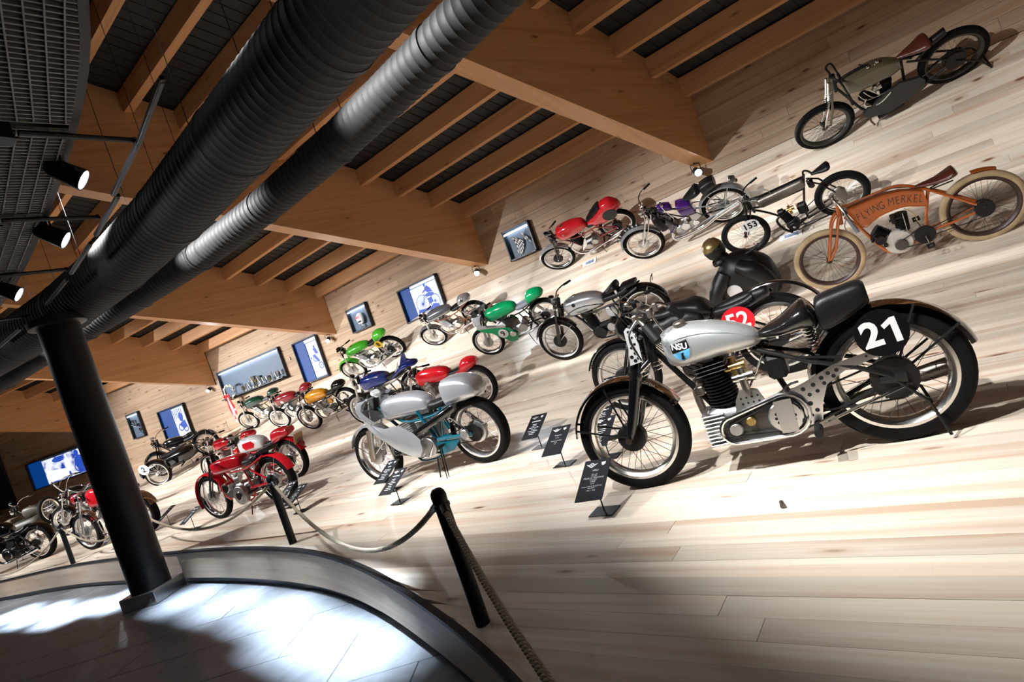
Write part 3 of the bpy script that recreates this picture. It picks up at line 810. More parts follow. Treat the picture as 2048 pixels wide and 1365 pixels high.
# film still of an old motorcycle
r_, W, H = wall_case(-10.95, -9.55, 2.67, 3.51, 'wall_screen', 'wall screen with blue film still of a large spoked wheel', 'screen'); blue_panel(r_, W, H, -W/2+.05, -W*.2)
m = MB(); m.box((W*.12, -.03, .015), (W*.64, H*.80, .03)); scr = m.obj('screen', mat('screen_white_still', (.1, .1, .1), .3, emit=(.80, .87, 1), es=.55), r_)
m = MB(); quad(m, -W*.19, W*.44, H*.39, H*.455, .02); m.obj('light_strip', mat('pale_strip', (1, 1, 1), .5, emit=(.7, .78, 1), es=.9), r_)
m = MB(); ring(m, .0, -.12, .22, .0325, .014, 32, 26); blob(m, [(-.25, -.3), (.5, -.33), (.5, -.24), (.34, -.2), (.22, -.26), (-.2, -.22)], .0318); ring(m, .42, -.16, .17, .0324, .02, 28, 18)
blob(m, [(.12, .08), (.16, .1), (.05, -.12), (.02, -.12)], .0329); blob(m, [(.14, .06), (.3, .09), (.46, .04), (.42, -.02), (.2, -.0)], .0327); blob(m, [(.2, -.04), (.34, -.03), (.36, -.16), (.22, -.18)], .0326); blob(m, [(.24, .1), (.2, .22), (.3, .26), (.38, .18), (.44, .06), (.36, .08)], .0328); disc(m, .23, .28, .035, .04, .033); blob(m, [(.22, .2), (.1, .14), (.09, .11), (.24, .15)], .0331)
m.obj('film_image', M_INK, scr, smooth=False)['kind'] = 'stuff'
# helmet case
r_, W, H = wall_case(-13.06, -12.23, 2.99, 3.64, 'display_case', 'small wall case holding a white BELL helmet', 'display case'); strip(r_, W, H)
case_m = r_.matrix_world.copy()
def wall_helmet():
    g = empty('helmet', (0, 0, 0)); g.matrix_world = case_m @ Matrix.Translation((.06, -.04, .075)) @ Matrix.Scale(.5, 4, (0, 0, 1)); tag(g, 'white racing helmet with red lettering inside the small wall case', 'helmet')
    m = MB(); m.lathe([(0, .16), (.05, .155), (.1, .12), (.128, .06), (.132, 0), (.12, -.06), (.1, -.1), (.09, -.12), (.085, -.12)], (0, 0, 0), (0, 1, 0), 24); m.obj('shell', M_WHITE, g)
    text_obj('lettering', 'BELL', .075, mat('red_print', (.7, .02, .04), .4), g, Matrix.Translation((-.01, .05, .137)), bold=.002)
    m = MB(); m.rbox((0, -.06, .1), (.13, .05, .05), .015); m.obj('opening', M_BLACK, g)
    m = MB(); m.lathe([(.03, -.22), (.05, -.22), (.03, -.2), (.02, -.12)], (0, 0, 0), (0, 1, 0), 16); m.obj('stand', M_CHROME, g)
wall_helmet()
# tall photo case
r_, W, H = wall_case(-15.7, -14.6, 2.185, 3.43, 'wall_screen', 'tall wall screen, blue half beside a white photo of a rider', 'screen'); blue_panel(r_, W, H, -W/2+.04, -.08)
m = MB(); m.box((W*.22, -.05, .015), (W*.46, H*.82, .03)); scr = m.obj('screen', MATS['screen_white_still'], r_)
m = MB(); quad(m, -.05, W*.44, H*.39, H*.455, .02); m.obj('light_strip', MATS['pale_strip'], r_)
m = MB(); disc(m, .3, .3, .04, .05, .032); blob(m, [(.22, .27), (.36, .25), (.4, .08), (.28, .1)], .0322); ring(m, .2, -.02, .1, .0321, .025, 24, 10); ring(m, .36, -.26, .1, .032, .025, 24, 10); blob(m, [(.14, .08), (.24, .1), (.38, -.12), (.3, -.16)], .0324); disc(m, .05, .02, .03, .03, .033); m.obj('film_image', M_INK, scr, smooth=False)['kind'] = 'stuff'
# trophy case
r_, W, H = wall_case(-19.35, -16.34, 2.57, 3.53, 'display_case', 'long wall case with a row of silver trophies', 'display case'); strip(r_, W, H, .94)
trophy_m = r_.matrix_world.copy(); TW, TH = W, H
m = MB(); m.box((0, -H/2+.05, .1), (W-.06, .03, .24)); m.obj('shelf', M_CFRAME, r_)
kinds = [(.16, [(.05, 0), (.05, .02), (.015, .04), (.015, .09), (.05, .12), (.055, .2), (.06, .24)]), (.2, [(.06, 0), (.06, .03), (.02, .05), (.02, .16), (.035, .2), (.05, .3), (.045, .3)]), (.1, [(.04, 0), (.04, .1), (.045, .16), (.03, .17)]), (.3, [(.07, 0), (.07, .06), (.02, .08), (.03, .2), (.06, .25), (.08, .36), (.09, .42)])]
rk = random.Random(4)
tx0 = -W*.17
for i in range(15):
    k = [0, 1, 2, 0, 3, 1, 3, 2, 0, 0, 2, 1, 0, 1, 0][i]; x = tx0+i*(W*.62/14); scl = rk.uniform(.7, .92)
    g = empty('trophy', (0, 0, 0)); g.matrix_world = trophy_m @ Matrix.Translation((x, -TH/2+.066, .1+rk.uniform(-.04, .04))) @ Matrix.Scale(scl, 4)
    tag(g, ['round silver cup with short stem in the long case', 'tall slim silver cup in the long case', 'squat silver beaker in the long case', 'large silver cup with handles, one of the tallest in the long case'][k], 'trophy', ['short silver cups', 'slim silver cups', 'silver beakers', 'large silver cups'][k])
    m = MB(); m.lathe(kinds[k][1], (0, 0, 0), (0, 1, 0), 14); m.obj('cup', mat('bright_silver_plate', (.85, .85, .86), .28, 1.) if i % 5 else mat('old_gold', (.65, .5, .22), .2, 1.), g)
    m = MB(); m.lathe([(.055, -.0), (.055, .012), (.05, .014)], (0, 0, 0), (0, 1, 0), 14); m.obj('foot', M_BLACK, g)
    if k in (0, 3):
        for sg in (-1, 1):
            top = .2 if k == 0 else .36; m = MB(); m.tube([(sg*.05, top, 0), (sg*.1, top-.02, 0), (sg*.1, top-.08, 0), (sg*.045, top-.1, 0)], .006, 6, 4); m.obj('handle', M_CHROME, g)
# laurel wreath with red ribbon
def wreath():
    g = empty('laurel_wreath', (0, 0, 0)); g.matrix_world = trophy_m @ Matrix.Translation((-TW*.31, -TH*.27, .26)); tag(g, 'pale laurel wreath with a red ribbon leaning at the trophy case', 'wreath')
    m = MB(); rr = random.Random(2)
    for k in range(64):
        a = 2*PI*k/64*1.0; R = .2; c = Vector((R*math.cos(a)*1.12, R*math.sin(a), rr.uniform(-.02, .02))); t = Vector((-math.sin(a), math.cos(a), rr.uniform(-.3, .3))).normalized(); o_ = Vector((math.cos(a), math.sin(a), 0))*rr.choice((-1, 1)); d = (t+o_*.5).normalized()*.085; w_ = d.cross(Vector((0, 0, 1))).normalized()*.02
        m.add([c, c+d*.5+w_+Vector((0, 0, .01)), c+d, c+d*.5-w_], [(0, 1, 2, 3)])
    o = m.obj('leaves', mat('dried_laurel', (.80, .78, .66), .6), g); o['kind'] = 'stuff'
    m = MB(); m.tube([(.2*1.12*math.cos(2*PI*k/32), .2*math.sin(2*PI*k/32), 0) for k in range(32)], .018, 8, closed=True); m.obj('ring', mat('straw_ring', (.4, .35, .2), .8), g)
    RB_ = mat('red_satin', (.62, .03, .05), .3, coat=.2); 
    for dx, ln, tw in ((-.06, .75, .3), (.02, .85, -.2), (.07, .62, .5)):
        m = MB(); vs = []
        for i in range(13):
            t = i/12; x = -.1+dx+.12*t*tw+.02*math.sin(7*t); y = -.12-ln*t; z = .04+.03*math.sin(6*t+dx*9)
            vs += [(x-.035, y, z), (x+.035, y, z+.02*math.cos(5*t))]
        m.add(vs, [(2*i, 2*i+1, 2*i+3, 2*i+2) for i in range(12)]); m.obj('ribbon_tail', RB_ if dx != .02 else M_WHITE, g)
    for sg in (-1, 1):
        m = MB(); m.tube([(-.1, -.12, .05), (-.1+sg*.1, -.06, .07), (-.1+sg*.12, -.13, .06), (-.1, -.13, .05)], .022, 8, 5); m.obj('bow', RB_, g)
wreath()
# striped photo case, cup case, wide screen, end case
r_, W, H = wall_case(-22.56, -21.3, 1.96, 3.05, 'wall_screen', 'wall screen with a striped film still behind the black sidecar bike', 'screen'); blue_panel(r_, W, H, -W/2+.04, 0.0)
m = MB(); m.box((W*.22, -.02, .015), (W*.44, H*.88, .03)); scr = m.obj('screen', MATS['screen_white_still'], r_)
m = MB()
for k in range(6): blob(m, [(.03+.075*k, .1), (.055+.075*k, .1), (.055+.075*k, .42), (.03+.075*k, .42)], .032)
disc(m, .32, .12, .1, .16, .0324); ring(m, .2, -.22, .12, .032, .035); ring(m, .4, -.3, .11, .032, .035); blob(m, [(.15, -.1), (.45, 0), (.5, -.25), (.3, -.3)], .0326); m.obj('film_image', M_INK, scr, smooth=False)['kind'] = 'stuff'
r_, W, H = wall_case(-23.96, -23.4, 2.44, 3.34, 'display_case', 'narrow wall case with small silver cups half behind the column', 'display case'); strip(r_, W, H)
cm = r_.matrix_world.copy()
for i, (x, y) in enumerate([(-.14, .05), (-.02, -.02), (.08, -.06), (.14, -.3)]):
    g = empty('trophy', (0, 0, 0)); g.matrix_world = cm @ Matrix.Translation((x, y, .04)) @ Matrix.Scale(.7, 4); tag(g, 'small silver cup in the narrow case by the column', 'trophy', 'cups in the narrow case')
    m = MB(); m.lathe(kinds[i % 3][1], (0, 0, 0), (0, 1, 0), 12); m.obj('cup', M_CHROME, g); m = MB(); m.lathe([(.07, -.012), (.07, 0), (.05, .0)], (0, 0, 0), (0, 1, 0), 12); m.obj('foot', M_WHITE, g)
r_, W, H = wall_case(-28.88, -26.0, 1.91, 2.93, 'wall_screen', 'wide wall screen with a bright blue film still of a street crowd', 'screen'); blue_panel(r_, W, H, -W/2+.05, -W*.27)
m = MB(); m.box((W*.11, -.02, .015), (W*.74, H*.86, .03)); scr = m.obj('screen', screen_mat('crowd_still', 3.7, 2.6, .5), r_)
m = MB(); disc(m, .3, .1, .1, .26, .032); disc(m, .28, -.2, .07, .12, .032); disc(m, .32, .34, .05, .06, .033); blob(m, [(-.7, -.42), (.3, -.42), (.2, -.1), (-.7, .02)], .0316); m.obj('pale_figures', M_PALE, scr, smooth=False)['kind'] = 'stuff'
m = MB(); disc(m, .85, -.05, .24, .26, .0325); ring(m, .75, -.2, .2, .033, .04); ring(m, 1.15, -.2, .2, .033, .04); disc(m, .3, -.34, .05, .1, .0335); disc(m, 0, .3, .3, .1, .032); disc(m, .8, .3, .1, .12, .034); m.obj('film_image', M_INK, scr, smooth=False)['kind'] = 'stuff'
r_, W, H = wall_case(-33.5, -29.8, 1.64, 4.1, 'display_case', 'big dark wall panel at the far end of the hall', 'display case')
m = MB(); m.box((0, 0, 0), (W-.1, H-.1, .02)); m.obj('print', mat('dark_teal_print', (.03, .05, .06), .5, var=.5, bscale=12), r_)
# small round wall box
def wall_button():
    a = WP(-16.07, 3.07, .03); g = empty('wall_sensor', a); tag(g, 'small round pale sensor on the boards right of the trophy case', 'sensor')
    nz = Vector((-.12, -1, 0)).normalized(); m = MB(); m.lathe([(.055, -.03), (.055, .01), (.045, .02), (.02, .022), (0, .022)], (0, 0, 0), nz, 20); m.obj('body', mat('cream_plastic', (.7, .62, .5), .5), g)
    m = MB(); m.lathe([(.015, .022), (.015, .03), (0, .03)], (0, 0, 0), nz, 12); m.obj('button', M_BLACK, g)
wall_button()
# things lying on the planks
def floor_bits():
    o, t, wv, n = fframe(-1.02, 2.8); g = empty('floor_bolt', o+n*.012); tag(g, 'short dark metal peg lying on the planks before the NSU motorcycle', 'peg')
    d = (wv*.9+t*-.35).normalized(); m = MB(); m.tube([-d*.02, d*.018, d*.024], [.011, .011, .006], 12); m.obj('shaft', mat('worn_steel', (.12, .11, .1), .4, .8), g); m = MB(); m.cyl(-d*.028, -d*.019, .013, n=10); m.obj('head', MATS['worn_steel'], g)
    o, t, wv, n = fframe(-4.64, 4.07); g = empty('floor_ring', o+n*.012); tag(g, 'small black ring lying in front of the silver faired motorcycle', 'ring')
    m = MB(); m.tube([n*(.018+.018*math.sin(a))+t*.018*math.cos(a) for a in [2*PI*k/14 for k in range(14)]], .005, 6, closed=True); m.obj('loop', M_BLACK, g); m = MB(); m.box((0, 0, 0), (.012, .012, .012)); m.obj('clasp', M_BLACK, g)
    for s, y, lab, rot in ((-5.45, 9.72, 'small white card with a blue picture lying under the bright red motorcycle', -.02), (-1.92, 8.85, 'narrow white card lying under the black number 153 motorcycle', -.02)):
        o, t, wv, n = fframe(s, y); g = empty('floor_card', o+n*.004); tag(g, lab, 'card'); q = frame_mat((0, 0, 0), t, wv, n) @ Matrix.Rotation(rot, 4, 'Z')
        m = MB(); m.rbox((0, 0, .006), (.30, .11, .014), .003); m.v = [tuple(q @ Vector(v)) for v in m.v]; m.obj('board', M_WHITE, g)
        m = MB(); m.add([(-.08, -.03, .0135), (.1, -.03, .0135), (.1, .035, .0135), (-.08, .03, .0135)], [(0, 1, 2, 3)]); m.v = [tuple(q @ Vector(v)) for v in m.v]; m.obj('picture', mat('faded_blue_print', (.35, .45, .6), .5, var=.6, bscale=120), g)
floor_bits()

# ================================================================== MOTORCYCLES
M_TYRE = mat('black_tyre', (.006, .0056, .0053), .75, spec=.12, bump=.6, bscale=220)
M_RIM = mat('rim_steel', (.78, .77, .74), .24, 1.)
M_TAN = mat('cream_rubber_tyre', (.50, .36, .20), .7, var=.3, bscale=60)
M_ALU = mat('cast_aluminium', (.50, .50, .49), .38, .9, bump=.15, bscale=150)
M_POL = mat('polished_aluminium', (.72, .73, .74), .2, 1.)
M_IRON = mat('black_iron', (.010, .0098, .0095), .42, .2, .35)
M_GLOSS = mat('gloss_black_enamel', (.004, .004, .0045), .12, coat=.5)
M_LEATH = mat('black_leather', (.0075, .0075, .008), .4, spec=.35, bump=.4, bscale=120)
M_SHINY = mat('shiny_black_leather', (.010, .009, .009), .16, coat=.6, bump=.5, bscale=22)
M_BROWN = mat('brown_leather', (.10, .024, .015), .28, coat=.4, bump=.3, bscale=60)
M_BRASS = mat('brass', (.60, .42, .16), .3, 1.)
M_NICK = mat('nickel', (.62, .60, .55), .22, 1.)
M_SPOKE = mat('dark_spoke', (.10, .095, .09), .35, .9)
M_SPOKEC = mat('bright_spoke', (.62, .62, .62), .25, 1.)
M_RUST = mat('worn_nickel', (.30, .27, .23), .42, .85, var=.5, bscale=30)
M_SCREEN = bpy.data.materials.new('clear_windscreen'); M_SCREEN.use_nodes = True
def _thin():
    nt = M_SCREEN.node_tree; nt.nodes.clear(); o = nt.nodes.new('ShaderNodeOutputMaterial'); m = nt.nodes.new('ShaderNodeMixShader'); t = nt.nodes.new('ShaderNodeBsdfTransparent'); g = nt.nodes.new('ShaderNodeBsdfGlossy')
    t.inputs[0].default_value = (.9, .93, .95, 1); g.inputs['Roughness'].default_value = .05; m.inputs[0].default_value = .1
    nt.links.new(t.outputs[0], m.inputs[1]); nt.links.new(g.outputs[0], m.inputs[2]); nt.links.new(m.outputs[0], o.inputs[0])
_thin()
M_GUM = mat('black_rubber_grip', (.009, .009, .009), .6, spec=.3)
def paint(name, c, rough=.22, metal=0.): return mat(name, c, rough, metal, coat=.7)

class Bike:
    def __init__(B, label, s, y, psi, k, L, D, name='motorcycle', lean=0., group=None):
        o, t, wv, n = fframe(s, y)
        if lean: wv, n = (wv*math.cos(lean)+n*math.sin(lean)), (n*math.cos(lean)-wv*math.sin(lean))
        p = math.radians(psi); h = (-math.cos(p)*t+math.sin(p)*wv).normalized(); lf = n.cross(h)
        B.root = empty(name); B.root.matrix_world = frame_mat(o+n*.002, h, lf, n) @ Matrix.Scale(k, 4); tag(B.root, label, 'motorcycle', group); B.L = L; B.D = D
        B.xf = L/2; B.xr = -L/2
    def part(B, name, mb, m, parent=None, ang=35, label=None):
        o = mb.obj(name, m, parent or B.root, ang=ang)
        if label: o['label'] = label
        return o
    def tube(B, name, pts, r, m=M_IRON, n=8, smooth=0, parent=None):
        mb = MB(); mb.tube(pts, r, n, smooth); return B.part(name, mb, m, parent)
    def pair(B, name, pts, r, m=M_IRON, n=8, smooth=0, parent=None):
        for sg in (1, -1): B.tube(name, [(p[0], sg*p[1], p[2]) for p in pts], r, m, n, smooth, parent)
    def loft(B, name, secs, m, n=18, sub=5, parent=None, label=None): mb = MB(); mb.loft(secs, n, sub); return B.part(name, mb, m, parent, 40, label)
    def disc(B, name, x, z, y0, y1, r, m, parent=None, n=24, bev=.006):
        mb = MB(); b = min(bev, abs(y1-y0)/2); mb.lathe([(0, y0), (r-b, y0), (r, y0+b), (r, y1-b), (r-b, y1), (0, y1)], (x, 0, z), (0, 1, 0), n); return B.part(name, mb, m, parent)
    # -------- wheels
    def wheel(B, front, r=None, tw=.085, rim=.8, tyre=None, rimm=None, nsp=36, hub=.035, hw=.1, drum=None, steer=0., sp=None, single=False, x=None, y=0.):
        r = r or B.D/2; x = x if x is not None else (B.xf if front else B.xr); rr = r*rim; tyre = tyre or M_TYRE; rimm = rimm or M_RIM; sp = sp or M_SPOKEC
        e = bpy.data.objects.new('front_wheel' if front else 'rear_wheel', None)
        mb = MB(); c = (r+rr)/2; hh = (r-rr)/2+.006; n = 12
        pr = []
        for k in range(n):
            a = 2*PI*k/n; ca, sa = math.cos(a), math.sin(a); pr.append((c+hh*math.copysign(abs(ca)**.85, ca), tw/2*math.copysign(abs(sa)**.8, sa)))
        mb.lathe(pr, (0, 0, 0), (0, 1, 0), 56, close=True)
        T = mb.obj('front_wheel' if front else 'rear_wheel', tyre, B.root); T.location = (x, y, r); T.rotation_euler = (0, 0, steer)
        if steer: T.matrix_local = Matrix.Translation((x, 0, r)) @ Matrix.Rotation(steer, 4, 'Z')
        w_ = tw*.32; mb = MB(); mb.lathe([(rr+.004, -w_), (rr+.010, -w_*1.35), (rr-.006, -w_*1.42), (rr-.02, -w_*1.0), (rr-.03, -w_*.4), (rr-.03, w_*.4), (rr-.02, w_), (rr-.006, w_*1.42), (rr+.010, w_*1.35), (rr+.004, w_)], (0, 0, 0), (0, 1, 0), 56, close=True); mb.obj('rim', rimm, T)
        mb = MB(); mb.lathe([(.010, -hw/2-.03), (.012, -hw/2), (hub, -hw/2), (hub, -hw/2+.008), (hub*.6, -hw/2+.016), (hub*.6, hw/2-.016), (hub, hw/2-.008), (hub, hw/2), (.012, hw/2), (.010, hw/2+.03)], (0, 0, 0), (0, 1, 0), 20); mb.obj('hub', rimm if hub < .05 else M_ALU, T)
        mb = MB(); one = MB(); rs = rr-.018
        for k in range(nsp):
            a = 2*PI*k/nsp; sd = 1 if k % 2 else -1; off = (1 if (k//2) % 2 else -1)*.38; hr = (drum[0]*.96 if drum and nsp > 20 and drum[0] > hub and drum[0] < rs*.75 and (sd > 0) == (drum[2] > 0) else hub)
            p0 = Vector((math.cos(a+off)*hr, sd*(hw/2-.004), math.sin(a+off)*hr)); p1 = Vector((math.cos(a)*rs, sd*.004, math.sin(a)*rs))
            if single:
                q = MB(); q.tube([p0, p1], .0019, 4); q.obj('spoke', sp, T)
            else: mb.tube([p0, p1], .0019, 3, caps=False)
        if not single:
            o = mb.obj('spokes', sp, T, fix=False); o['kind'] = 'stuff'
        if drum:
            dr, dw, sd, dm = drum; mb = MB(); y0 = sd*.012; y1 = sd*(.012+dw)
            mb.lathe([(dr*.5, y0), (dr, y0), (dr, y1*.9), (dr*.9, y1), (dr*.35, y1*1.05), (0, y1*1.05)], (0, 0, 0), (0, 1, 0), 32); mb.obj('brake_drum', dm, T)
        return T
    def fender(B, name, x, z, r, w_, a0, a1, m, parent=None, drop=.02, n=26):
        """angles in degrees from straight ahead, counted upwards"""
        mb = MB(); mb.lathe([(r-drop, -w_/2), (r-drop*.35, -w_*.47), (r, -w_*.3), (r+.006, 0), (r, w_*.3), (r-drop*.35, w_*.47), (r-drop, w_/2)], (x, 0, z), (0, 1, 0), n, arc=(-math.radians(a0), -math.radians(a1)), ref=(1, 0, 0))
        mb.lathe([(r-drop-.002, -w_/2), (r-.004, 0), (r-drop-.002, w_/2)], (x, 0, z), (0, 1, 0), n, arc=(-math.radians(a0), -math.radians(a1)), ref=(1, 0, 0))
        return B.part(name, mb, m, parent)
    def stays(B, x, z, r, w_, angs, m=M_CHROME, rad=.004):
        for a in angs:
            t = math.radians(a); B.pair('fender_stay', [(x, w_+.01, z), (x+r*math.cos(t), w_*.9, z+r*math.sin(t))], rad, m, 6)
    # -------- front end
    def tele(B, head, m=M_CHROME, low=M_ALU, w_=.085, r=.019, split=.5, gait=False):
        hx, hz = head; ax, az = B.xf, B.D/2; d = Vector((hx-ax, 0, hz-az)); mid = Vector((ax, 0, az))+d*split
        for sg in (1, -1):
            B.tube('fork_slider', [(ax, sg*w_, az-.015), (mid.x, sg*w_, mid.z)], r*1.3, low, 12)
            B.tube('fork_tube', [tuple(mid+Vector((0, sg*w_, 0))), (hx, sg*w_, hz)], r, m, 12)
        B.clamp(head, w_, d.normalized())
        mb = MB(); mb.cyl((ax, -w_-.02, az), (ax, w_+.02, az), .011, n=10); B.part('front_axle', mb, M_CHROME)
    def clamp(B, head, w_, d, m=None):
        m = m or M_ALU
        for q in (0, .13):
            mb = MB(); mb.rbox((head[0]-d.x*q, 0, head[1]-d.z*q), (.06, 2*w_+.05, .025), .008); B.part('fork_yoke', mb, m)
        mb = MB(); mb.cyl((head[0]-.04, 0, head[1]-.01), (head[0]-.04-d.x*.15, 0, head[1]-d.z*.15), .03, n=14); B.part('steering_head', mb, M_IRON)
    def girder(B, head, m=M_GLOSS, w_=.07, r=.013, link=M_NICK):
        hx, hz = head; ax, az = B.xf, B.D/2
        for sg in (1, -1):
            B.tube('girder_blade', [(ax, sg*w_, az), (ax-.06, sg*w_*.95, az+.12), (hx+.05, sg*w_*.8, hz-.17), (hx+.035, sg*w_*.5, hz)], [r*.75, r*1.25, r*1.25, r*.85], m, 8, 3)
            B.tube('girder_strut', [(ax-.05, sg*w_, az+.02), (hx+.0, sg*w_*.8, hz-.2), (hx+.02, sg*w_*.5, hz-.02)], r*.7, m, 8, 3)
            for q in (.0, .19):
                mb = MB(); mb.rbox((hx-.005, sg*(w_*.62+.006), hz-q-.005), (.085, .01, .026), .004, Matrix.Rotation(-.2, 3, 'Y')); B.part('fork_link', mb, link)
        mb = MB(); mb.cyl((ax, -w_-.02, az), (ax, w_+.02, az), .011, n=10); B.part('front_axle', mb, M_CHROME)
        mb = MB(); pts = []
        for k in range(61): t = k/60; a = t*7*2*PI; pts.append((hx+.06-.0+.022*math.cos(a)-.02*t, .022*math.sin(a), hz-.19+.17*t))
        mb.tube(pts, .0045, 6); B.part('fork_spring', mb, M_IRON)
        mb = MB(); mb.cyl((hx-.05, 0, hz+.02), (hx-.0, 0, hz-.2), .026, n=14); B.part('steering_head', mb, M_IRON)
    def bars(B, c, half, rise, back, m=M_CHROME, r=.011, grip=.12, lever=True, drop_in=.4):
        """one bar bent from the stem outwards; grips and levers at both ends"""
        cx, cz = c
        pts = [(cx, 0, cz), (cx+.005, half*drop_in, cz+rise*.6), (cx-back*.35, half*.7, cz+rise), (cx-back, half, cz+rise*.9)]
        full = [(x, -y, z) for x, y, z in pts[::-1]][:-1]+pts; B.tube('handlebar', full, r, m, 10, 4)
        d = (Vector(pts[3])-Vector(pts[2])).normalized()
        for sg in (1, -1):
            e = Vector((pts[3][0], sg*pts[3][1], pts[3][2])); dd = Vector((d.x, sg*d.y, d.z)); B.tube('grip', [e-dd*grip*.9, e-dd*grip*.85, e+dd*.01, e+dd*.016], [.013, .017, .016, .012], M_GUM, 12)
            if lever: B.tube('lever', [e-dd*grip*1.15, e-dd*grip*.9+Vector((.05, 0, -.012)), e+Vector((.045, 0, -.025))], [.006, .005, .004], M_POL, 6, 3)
    def clipons(B, head, w_=.1, ln=.22, m=M_CHROME, drop=.05):
        hx, hz = head
        for sg in (1, -1):
            a = Vector((hx, sg*w_, hz)); e = a+Vector((-ln*.55, sg*ln*.75, -drop)); B.tube('handlebar', [a, e], .011, m, 10)
            d = (e-a).normalized(); B.tube('grip', [e-d*.12, e+d*.005], .017, M_GUM, 12); B.tube('lever', [a+d*.05, a+d*.06+Vector((.05, 0, 0)), e+Vector((.05, 0, -.01))], .005, M_POL, 6, 3)
    # -------- engine pieces
    def barrel(B, x, z, tilt, h, w_, d, nf=9, m=M_IRON, head=True, hm=None, y=0., round_=True, name='cylinder'):
        """finned cylinder; tilt in degrees forward of vertical"""
        t = math.radians(tilt); ax = Vector((math.sin(t), 0, math.cos(t))); R = Matrix.Rotation(t, 3, 'Y'); mb = MB(); c0 = Vector((x, y, z))
        mb.cyl(c0-ax*.01, c0+ax*h, min(w_, d)*.36, n=16)
        for k in range(nf):
            c = c0+ax*(h*(.08+.9*k/(nf-1)))
            if round_: mb.lathe([(min(w_, d)*.3, -.0022), (w_*.5, -.0022), (w_*.5, .0022), (min(w_, d)*.3, .0022)], c, ax, 18)
            else: mb.rbox(c, (d, w_, .006), .002, R)
        o = B.part(name, mb, m)
        if head:
            mb = MB(); c = c0+ax*(h+.035); mb.rbox(c, (d*.9, w_*.85, .06), .015, R)
            for k in range(3): mb.rbox(c+ax*(-.018+.022*k), (d*1.0, w_*.98, .005), .002, R)
            B.part('cylinder_head', mb, hm or m)
            mb = MB(); mb.rbox(c0+ax*(h+.085), (d*.55, w_*.6, .045), .014, R); B.part('rocker_box', mb, hm or M_ALU)
        return ax
    def case(B, x, z, r=.1, w_=.17, m=M_ALU, gear=True, gx=-.19, gz=.0, gr=.08):
        mb = MB(); mb.lathe([(0, -w_/2), (r*.8, -w_/2), (r, -w_/2+.02), (r, w_/2-.02), (r*.8, w_/2), (0, w_/2)], (x, 0, z), (0, 1, 0), 28); B.part('crankcase', mb, m)
        if gear:
            mb = MB(); mb.rbox((x+gx*.55, 0, z+gz), (abs(gx)*1.2, w_*.8, r*1.5), .03); mb.lathe([(0, -w_*.42), (gr, -w_*.42), (gr, w_*.42), (0, w_*.42)], (x+gx, 0, z+gz), (0, 1, 0), 20); B.part('gearbox', mb, m)
    def carb(B, x, z, y=.03, m=M_ALU):
        mb = MB(); mb.cyl((x, y, z-.05), (x, y, z+.055), .02, n=12); mb.cyl((x+.05, y, z), (x-.06, y, z), .022, .032, n=14); mb.cyl((x-.005, y+.035, z-.06), (x-.005, y+.035, z+.0), .02, n=12); B.part('carburettor', mb, m)
    def chain(B, x0, z0, r0, x1, z1, r1, y, m=M_IRON, w_=.009):
        mb = MB(); d = Vector((x1-x0, 0, z1-z0)); ln = d.length; d.normalize(); n = Vector((-d.z, 0, d.x)); P = []
        a0 = Vector((x0, y, z0)); a1 = Vector((x1, y, z1))
        for k in range(9): t = PI/2+PI*k/8; P.append(a0+(d*math.cos(t)+n*math.sin(t))*r0)
        for k in range(9): t = -PI/2+PI*k/8; P.append(a1+(d*math.cos(t)+n*math.sin(t))*r1)
        mb.tube(P, w_*.6, 6, closed=True); return B.part('chain', mb, m)
    def sprocket(B, x, z, r, y, m=M_IRON):
        mb = MB(); prof = []; n = 36
        vs = []
        for k in range(n*2): a = PI*k/n; q = r*(1.0 if k % 2 else .94); vs.append((x+q*math.cos(a), z+q*math.sin(a)))
        mb.plate(vs, y-.003, y+.003); return B.part('sprocket', mb, m)
    def exhaust(B, pts, r, m=M_CHROME, muff=None, mm=None, n=12):
        B.tube('exhaust_pipe', pts, r, m, n, 5)
        if muff: B.tube('silencer', muff[0], muff[1], mm or m, 16)
    def pegs(B, x, z, y=.16):
        for sg in (1, -1):
            mb = MB(); mb.cyl((x, sg*.07, z), (x, sg*(y+.06), z), .011, n=10); mb.cyl((x, sg*(y-.01), z), (x, sg*(y+.07), z), .018, n=10); B.part('footrest', mb, M_GUM)
    def shocks(B, x0, z0, x1, z1, y=.12, m=M_CHROME):
        for sg in (1, -1):
            a = Vector((x0, sg*y, z0)); b = Vector((x1, sg*y, z1)); B.tube('rear_shock', [a, a+(b-a)*.5, a+(b-a)*.501, b], [.014, .014, .024, .024], m, 10)
            mb = MB(); pts = []
            for k in range(49):
                t = k/48; c = b+(a-b)*(.15+.75*t); w_ = Vector((math.cos(t*6*2*PI), math.sin(t*6*2*PI), 0))*.026; pts.append(c+w_)
            mb.tube(pts, .004, 5); B.part('spring', mb, M_CHROME)
    def roundel(B, x, z, y, rx, rz, m, txt=None, size=.1, tm=None, tilt=0., yaw=0., name='number_plate', bold=.004, rim=None):
        """flat oval board facing the left side; tilt turns it in its own plane"""
        q = Matrix.Translation((x, y, z)) @ Matrix.Rotation(yaw, 4, 'Z') @ Matrix((( -1, 0, 0, 0), (0, 0, 1, 0), (0, 1, 0, 0), (0, 0, 0, 1))) @ Matrix.Rotation(tilt, 4, 'Z')
        mb = MB(); pts = [(rx*math.cos(2*PI*k/32), rz*math.sin(2*PI*k/32)) for k in range(32)]
        n = 32; mb.add([q @ Vector((a, b, -.004)) for a, b in pts]+[q @ Vector((a, b, .004)) for a, b in pts], [tuple(range(n)), tuple(range(n, 2*n))]+[(k, (k+1) % n, (k+1) % n+n, k+n) for k in range(n)])
        o = B.part(name, mb, m)
